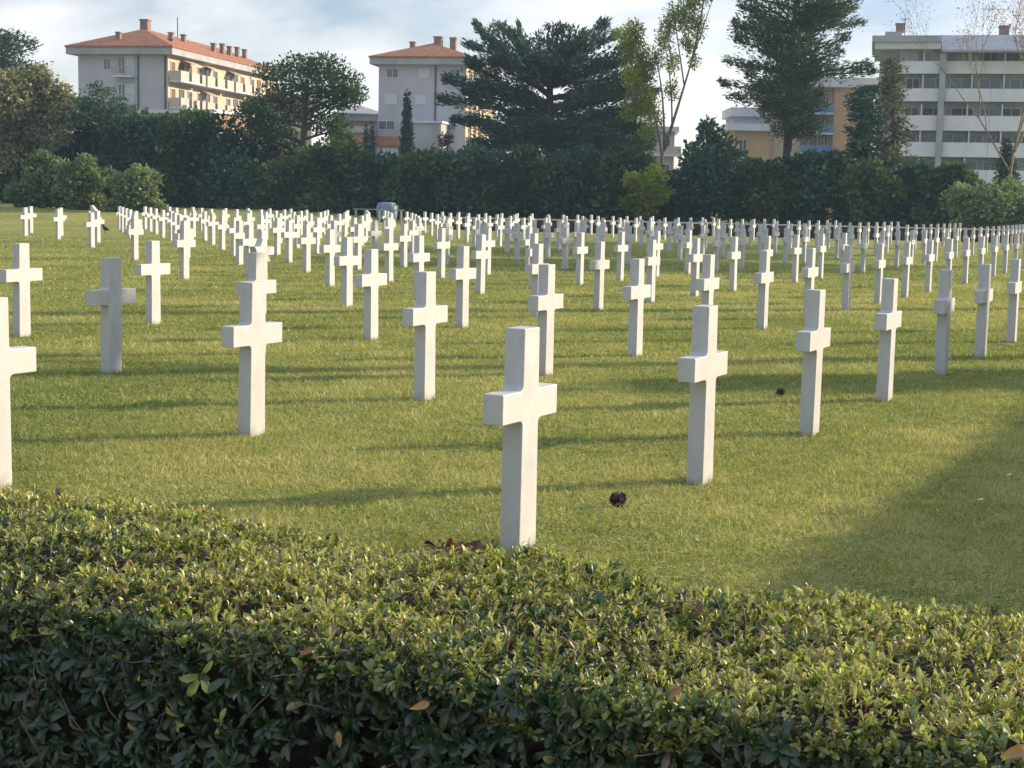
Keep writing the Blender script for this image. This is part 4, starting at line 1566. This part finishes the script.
for fl, zs in enumerate((14.5, 11.5, 8.5, 5.5, 2.5)):
    for (y0, y1) in ((0.2, 7.0), (7.6, 15.5), (16.2, 23.0), (24.0, 33.0)):
        bal = b1.box('balcony', 'bwhite', 11.003, 12.5, y0, y1, zs - 0.2, zs)
        mb = MB()
        yy = y0
        while yy < y1 - 0.3:
            ye = min(y1, yy + 2.2)
            mb.box(12.38, 12.5, yy, ye, zs + 0.002, zs + 1.05)
            yy = ye + 0.75
        mb.box(11.05, 12.376, y0, y0 + 0.1, zs + 0.002, zs + 1.05)
        mb.build('parapet', MAT['pale_cream'], bal)
        yy = y0
        while yy < y1 - 0.3:
            ye = min(y1, yy + 2.2)
            if ye + 0.75 < y1:
                mb = MB()
                for q in range(6):
                    mb.box(12.42, 12.46, ye + 0.06 + q * 0.12, ye + 0.10 + q * 0.12, zs + 0.002, zs + 0.98)
                mb.box(12.41, 12.47, ye + 0.01, ye + 0.74, zs + 0.978, zs + 1.03)
                mb.build('railing', MAT['dgrey'], bal)
            yy = ye + 0.75
        yc = y0 + 1.1
        q = 0
        while yc < y1 - 0.5:
            b1.side_window(yc, zs + 1.1, 1.3, 2.15, 11.0, frame='shutter' if q % 2 else 'wshutter', fill=random.choice(('shutter', 'glass', 'glass')))
            yc += 2.3
            q += 1
for (y0, y1, z) in ((3.5, 6.5, 17.1), (9.5, 12.5, 17.0), (16.8, 19.5, 17.0), (9, 11, 14.0)):
    mb = MB()
    mb.add([(11.01, y0, z), (11.01, y1, z), (12.6, y1, z - 0.6), (12.6, y0, z - 0.6), (11.01, y0, z - .06), (11.01, y1, z - .06), (12.6, y1, z - 0.66), (12.6, y0, z - 0.66)],
           [(0, 3, 2, 1), (4, 5, 6, 7), (0, 1, 5, 4), (1, 2, 6, 5), (2, 3, 7, 6), (3, 0, 4, 7)])
    mb.build('awning', MAT['cream'], b1.root)

# low terracotta house in front of it
a_ = at(140, 110, 152)
bq = Bld('low_house', 'flat-roofed terracotta house below the left apartment block', a_.x, 152, math.radians(-24))
bq.box('wall', 'brick', 0, 8.6, 0, 7, -0.5, 9.5)
bq.box('roof', 'bwhite', -0.3, 8.9, -0.3, 7.3, 9.503, 9.85)
for xx in (1.2, 3.6, 6.4):
    bq.front_window(xx, 8.2, 1.0, 1.2)
    bq.front_window(xx, 5.0, 1.0, 1.3)

# central red-roofed house
rz2 = math.radians(-10.5)
ax2 = Vector((math.cos(rz2), math.sin(rz2), 0))
cR = at(466, 100, 180)
o2 = Vector((cR.x, 180, 0)) - ax2 * 10.5
b2 = Bld('apartment_block', 'lilac grey house with shallow red roof behind the slim cypress', o2.x, o2.y, rz2)
b2.box('wall', 'lilac', 0, 10.3, 0, 16, -0.5, 17.5)
b2.box('side_wall', 'cream', 10.303, 10.5, 0, 16, -0.5, 17.5)
rf, (xm, ya, yb) = b2.hip_roof(0, 10.5, 0, 16, 18.0, 2.3, 1.0)
b2.chimney(xm + 0.6, ya, 19.6, 20.9, 0.9)
b2.chimney(xm + 2.2, ya + 1.0, 19.3, 20.9, 0.7)
b2.chimney(xm - 2.8, ya + 1.0, 18.8, 20.4, 0.6)


def px2x(px, b, Y=182):
    return (at(px, 100, Y).x - b.root.location.x) / math.cos(b.root.rotation_euler.z)


for (px, zc, w, h, fill) in ((392.5, 16.3, 1.5, 1.15, 'glass'), (424, 16.3, 1.4, 1.15, 'wshutter'), (455, 16.3, 1.3, 1.15, 'glass'),
                             (391, 13.3, 1.5, 1.15, 'wshutter'), (421, 13.3, 1.2, 1.15, 'wshutter'), (387, 10.3, 2.1, 1.1, 'glass'), (425, 10.3, 1.3, 1.15, 'glass'), (452, 10.3, 1.3, 1.15, 'glass'), (452, 13.3, 1.3, 1.15, 'wshutter'), (391, 7.0, 1.4, 1.2, 'glass'), (424, 7.0, 1.4, 1.2, 'glass')):
    b2.front_window(px2x(px, b2), zc, w, h, fill=fill)
xp = px2x(436, b2)
b2.box('drainpipe', 'dgrey', xp - 0.08, xp + 0.08, -0.16, -0.005, 10.5, 17.2)
xa = px2x(413, b2)
b2.box('annex', 'bgrey', xa, xa + 4.4, -4.0, -0.17, -0.5, 10.4)
b2.box('annex_roof', 'bwhite', xa - 0.2, xa + 4.6, -4.2, -0.19, 10.403, 10.65)
mb = MB()
mb.add([(-0.6, -0.01, 9.0), (3.2, -0.01, 9.0), (3.2, -2.2, 7.9), (-0.6, -2.2, 7.9), (-0.6, -0.01, 8.8), (3.2, -0.01, 8.8), (3.2, -2.2, 7.7), (-0.6, -2.2, 7.7)],
       [(0, 3, 2, 1), (4, 5, 6, 7), (0, 1, 5, 4), (1, 2, 6, 5), (2, 3, 7, 6), (3, 0, 4, 7)])
mb.build('porch_roof', MAT['tile'], b2.root)
b2.box('porch_wall', 'bwhite', -0.4, 3.0, -2.0, -0.012, -0.5, 7.65)
for zs in (14.6, 11.6, 8.6, 5.6):
    bal = b2.box('balcony', 'bwhite', 10.503, 12.0, 1.0, 8.5, zs - 0.2, zs)
    MB().box(11.88, 12.0, 1.0, 8.5, zs + 0.002, zs + 1.0).build('parapet', MAT['cream'], bal)
    for yc in (2.2, 5.0, 7.6, 11.5, 14):
        b2.side_window(yc, zs + 1.2, 1.2, 2.0, 10.5, frame='shutter', fill=random.choice(('shutter', 'glass')))

# cream house behind the umbrella pine, and a small orange house
a_ = at(258, 120, 172)
b5 = Bld('cream_house', 'cream house half hidden under the umbrella pine crown', a_.x, 172, math.radians(18))
b5.box('wall', 'cream', 0, 6.0, 0, 10, -0.5, 11.6)
b5.hip_roof(0, 6.0, 0, 10, 12.2, 1.6, 0.6)
for zc in (10.2, 7.2, 4.2):
    for xx in (1.4, 4.3):
        b5.front_window(xx, zc, 1.1, 1.4, fill='glass')
    bal = b5.box('balcony', 'bwhite', 0.5, 5.5, -1.1, -0.002, zc - 1.2, zc - 1.0)
    MB().box(0.5, 5.5, -1.1, -1.0, zc - 0.998, zc - 0.2).build('parapet', MAT['cream'], bal)
a_ = at(338, 120, 196)
b6 = Bld('orange_house', 'small orange house with grey roof right of the umbrella pine', a_.x, 196, math.radians(8))
b6.box('wall', 'brick', 0, 5.6, 0, 9, -0.5, 11.6)
b6.hip_roof(0, 5.6, 0, 9, 12.2, 1.4, 0.5, m='bgrey')
for xx in (1.3, 4.2):
    b6.front_window(xx, 10.3, 1.0, 1.3)
    b6.front_window(xx, 7.2, 1.0, 1.3)
a_ = at(330, 130, 178)
b6b = Bld('grey_roofed_shed', 'low tan house with grey slab roof left of the tiny cypresses', a_.x, 178, math.radians(4))
b6b.box('wall', 'brick', 0, 4.6, 0, 6, -0.5, 9.2)
b6b.box('roof', 'bgrey', -0.4, 5.0, -0.4, 6.4, 9.203, 9.9)
b6b.front_window(2.3, 7.6, 1.1, 1.2)

# pale block behind the poplar
a_ = at(606, 130, 190)
b7 = Bld('pale_block', 'pale pink flat-roofed block behind the tall yellow green tree', a_.x, 190, math.radians(-4))
b7.box('wall', 'lilac', 0, 8.4, 0, 9, -0.5, 10.6)
b7.box('roof', 'bwhite', -0.5, 8.9, -0.9, 9.4, 10.603, 11.2)
for zs in (8.6, 5.6):
    bal = b7.box('balcony', 'bwhite', 0.4, 9.2, -1.3, -0.003, zs - 1.0, zs - 0.7)
    MB().box(0.4, 9.2, -1.3, -1.2, zs - 0.698, zs + 0.2).build('parapet', MAT['cream'], bal)
    for xx in (1.4, 3.6, 5.8, 7.4):
        b7.front_window(xx, zs + 0.3, 1.1, 1.6)

# peach apartment block
YP = 182
kp = YP / F_PX
pl = at(735, 130, YP)
bp_ = Bld('peach_block', 'peach apartment block with white slab roofs and blue balconies behind the tall pine', pl.x, YP, 0.0)


def bx_(px):
    return at(px, 120, YP).x - pl.x


def bz_(px, py):
    return at(px, py, YP).z


zt = bz_(850, 88)
bp_.box('wall', 'peach', bx_(833), bx_(872), -0.4, 10, -0.5, zt)
bp_.box('side_wall', 'cream', bx_(772), bx_(833) - 0.003, 0.9, 10, -0.5, zt)
bp_.box('roof', 'bwhite', bx_(768), bx_(882), -1.0, 10.5, zt + 0.003, bz_(850, 78))
zt2 = bz_(750, 131)
bp_.box('wing_wall', 'peach', 0, bx_(771.5), 0.2, 9, -0.5, zt2)
bp_.box('wing_roof', 'bwhite', bx_(727), bx_(771.5), -0.8, 9.4, zt2 + 0.003, bz_(750, 124))
bp_.box('upper_wall', 'lilac', bx_(736), bx_(771.5), 1.6, 8.8, bz_(750, 124) + 0.003, bz_(750, 116))
bp_.box('upper_roof', 'bwhite', bx_(732), bx_(771.5), 1.0, 9.0, bz_(750, 116) + 0.003, bz_(750, 107))
for zz in (bz_(820, 113), bz_(820, 133), bz_(820, 153)):
    bal = bp_.box('balcony', 'bwhite', bx_(800), bx_(832), -1.0, 0.897, zz - 0.2, zz)
    MB().box(bx_(800), bx_(832), -1.0, -0.9, zz + 0.002, zz + 0.85).build('parapet', MAT['bluep'], bal)
    for px in (806, 815, 825):
        bp_.front_window(bx_(px), zz + 1.2, 0.75, 2.1, y=0.9, frame='shutter', fill='wshutter' if px == 825 else 'glass')
bp_.front_window(bx_(758), zt2 - 4.2, 1.0, 1.4, y=0.2)
bp_.front_window(bx_(744), zt2 - 1.6, 1.0, 1.4, y=0.2)

# grey balcony block at the right
YG = 165
pg = at(878, 100, YG)
bg_ = Bld('balcony_block', 'long grey white block with stacked balcony bands at right', pg.x, YG, math.radians(-13.0))


def gx(px):
    m_ = at(px, 100, 1.0).x
    return (m_ * YG - pg.x) / (math.cos(math.radians(13)) + m_ * math.sin(math.radians(13)))


def gzv(px, py):
    return at(px, py, YG).z


xr = gx(1065)
zr = gzv(900, 50)
bg_.box('wall', 'bgrey', 0, xr, 1.5, 13, -0.5, zr)
bg_.box('roof', 'bwhite', -0.6, gx(938), -0.8, 13.6, zr + 0.003, zr + 0.7)
bg_.box('roof', 'bgrey', -0.9, gx(938) + 0.02, -1.1, 13.9, zr + 0.703, zr + 1.35)
mb = MB()
xq = gx(938.6)
mb.add([(xq, -1.8, zr - 0.2), (xr + .5, -1.8, zr - 0.2), (xr + .5, 2.0, zr + 1.7), (xq, 2.0, zr + 1.7), (xq, -1.8, zr - 0.4), (xr + .5, -1.8, zr - 0.4), (xr + .5, 13.5, zr + 0.003), (xq, 13.5, zr + 0.003), (xr + .5, 13.5, zr + 1.7), (xq, 13.5, zr + 1.7)],
       [(0, 1, 2, 3), (3, 2, 8, 9), (0, 4, 5, 1), (4, 7, 6, 5), (7, 9, 8, 6), (0, 3, 9, 7, 4), (1, 5, 6, 8, 2)])
mb.build('sloping_roof', MAT['roofgrey'], bg_.root)
bg_.box('roof_box', 'bgrey', gx(882), gx(899), 3, 7, zr + 1.353, zr + 2.2)
bg_.chimney(gx(897), 4, zr + 2.21, zr + 3.0, 0.9)
bg_.chimney(gx(1003), 4, zr + 1.72, zr + 2.7, 1.0)
mb = MB()
mb.tube([(gx(902), 5, zr + 1.36), (gx(902), 5, zr + 4.0)], 0.04, 5)
mb.box(gx(902) - 0.5, gx(902) + 0.5, 4.97, 5.03, zr + 3.7, zr + 3.76)
mb.build('antenna', MAT['dgrey'], bg_.root)
rows = [(62.5, 74.5, 893), (89.7, 102, 900), (116.5, 131, 900), (143, 157, 900), (170, 184, 900)]
for r_, (pt, pb, xl) in enumerate(rows):
    z1, z0 = gzv(950, pt), gzv(950, pb)
    bal = bg_.box('balcony', 'bgrey', gx(xl), xr, 0.1, 1.497, z0, z0 + 0.18)
    mb = MB()
    x_ = gx(xl)
    while x_ < xr:
        xe = min(xr, x_ + 4.6)
        mb.box(x_, xe - 0.03, 0.0, 0.097, z0 - 0.05, z1)
        x_ = xe
    mb.build('parapet', MAT['bright_white'], bal)
    # storey behind: piers, windows, shade
    zc0, zc1 = z0 + 0.2, z0 + 2.72
    x_ = gx(xl) + 0.5
    q = 0
    while x_ < xr - 2.2:
        w_ = random.choice((1.5, 1.9, 2.3))
        bg_.front_window(x_ + w_ / 2, zc0 + 1.15, w_, 2.2, y=1.5, frame='bwhite', fill='glass' if random.random() < 0.65 else random.choice(('wshutter', 'shutter')))
        x_ += w_ + random.uniform(0.3, 0.9)
        q += 1
    for px in (922, 968 + 3 * (r_ % 2), 1003):
        if px > xl:
            bg_.box('divider', 'bwhite', gx(px) - 0.07, gx(px) + 0.07, 0.1, 1.497, z0 + 0.183, z0 + 2.7)
bg_.box('pillar', 'bgrey', gx(941) - 0.3, gx(941) + 0.3, -0.7, -0.02, -0.5, zr - 0.45)

# ------------------------------------------------------------------ air
def haze(dens):
    hz = MB().box(-330, 330, -60, 420, -1.2, 34).build('haze', None)
    m, t, out = new_mat('haze')
    v = N(t, 'ShaderNodeVolumePrincipled')
    v.inputs['Color'].default_value = (0.5, 0.72, 1.0, 1)
    v.inputs['Density'].default_value = dens
    v.inputs['Anisotropy'].default_value = 0.2
    t.links.new(v.outputs[0], out.inputs['Volume'])
    hz.data.materials.append(m)
    tag(hz, 'thin bluish afternoon haze over the whole field', 'haze', kind='stuff')


HAZE = 0.00034
if HAZE:
    haze(HAZE)
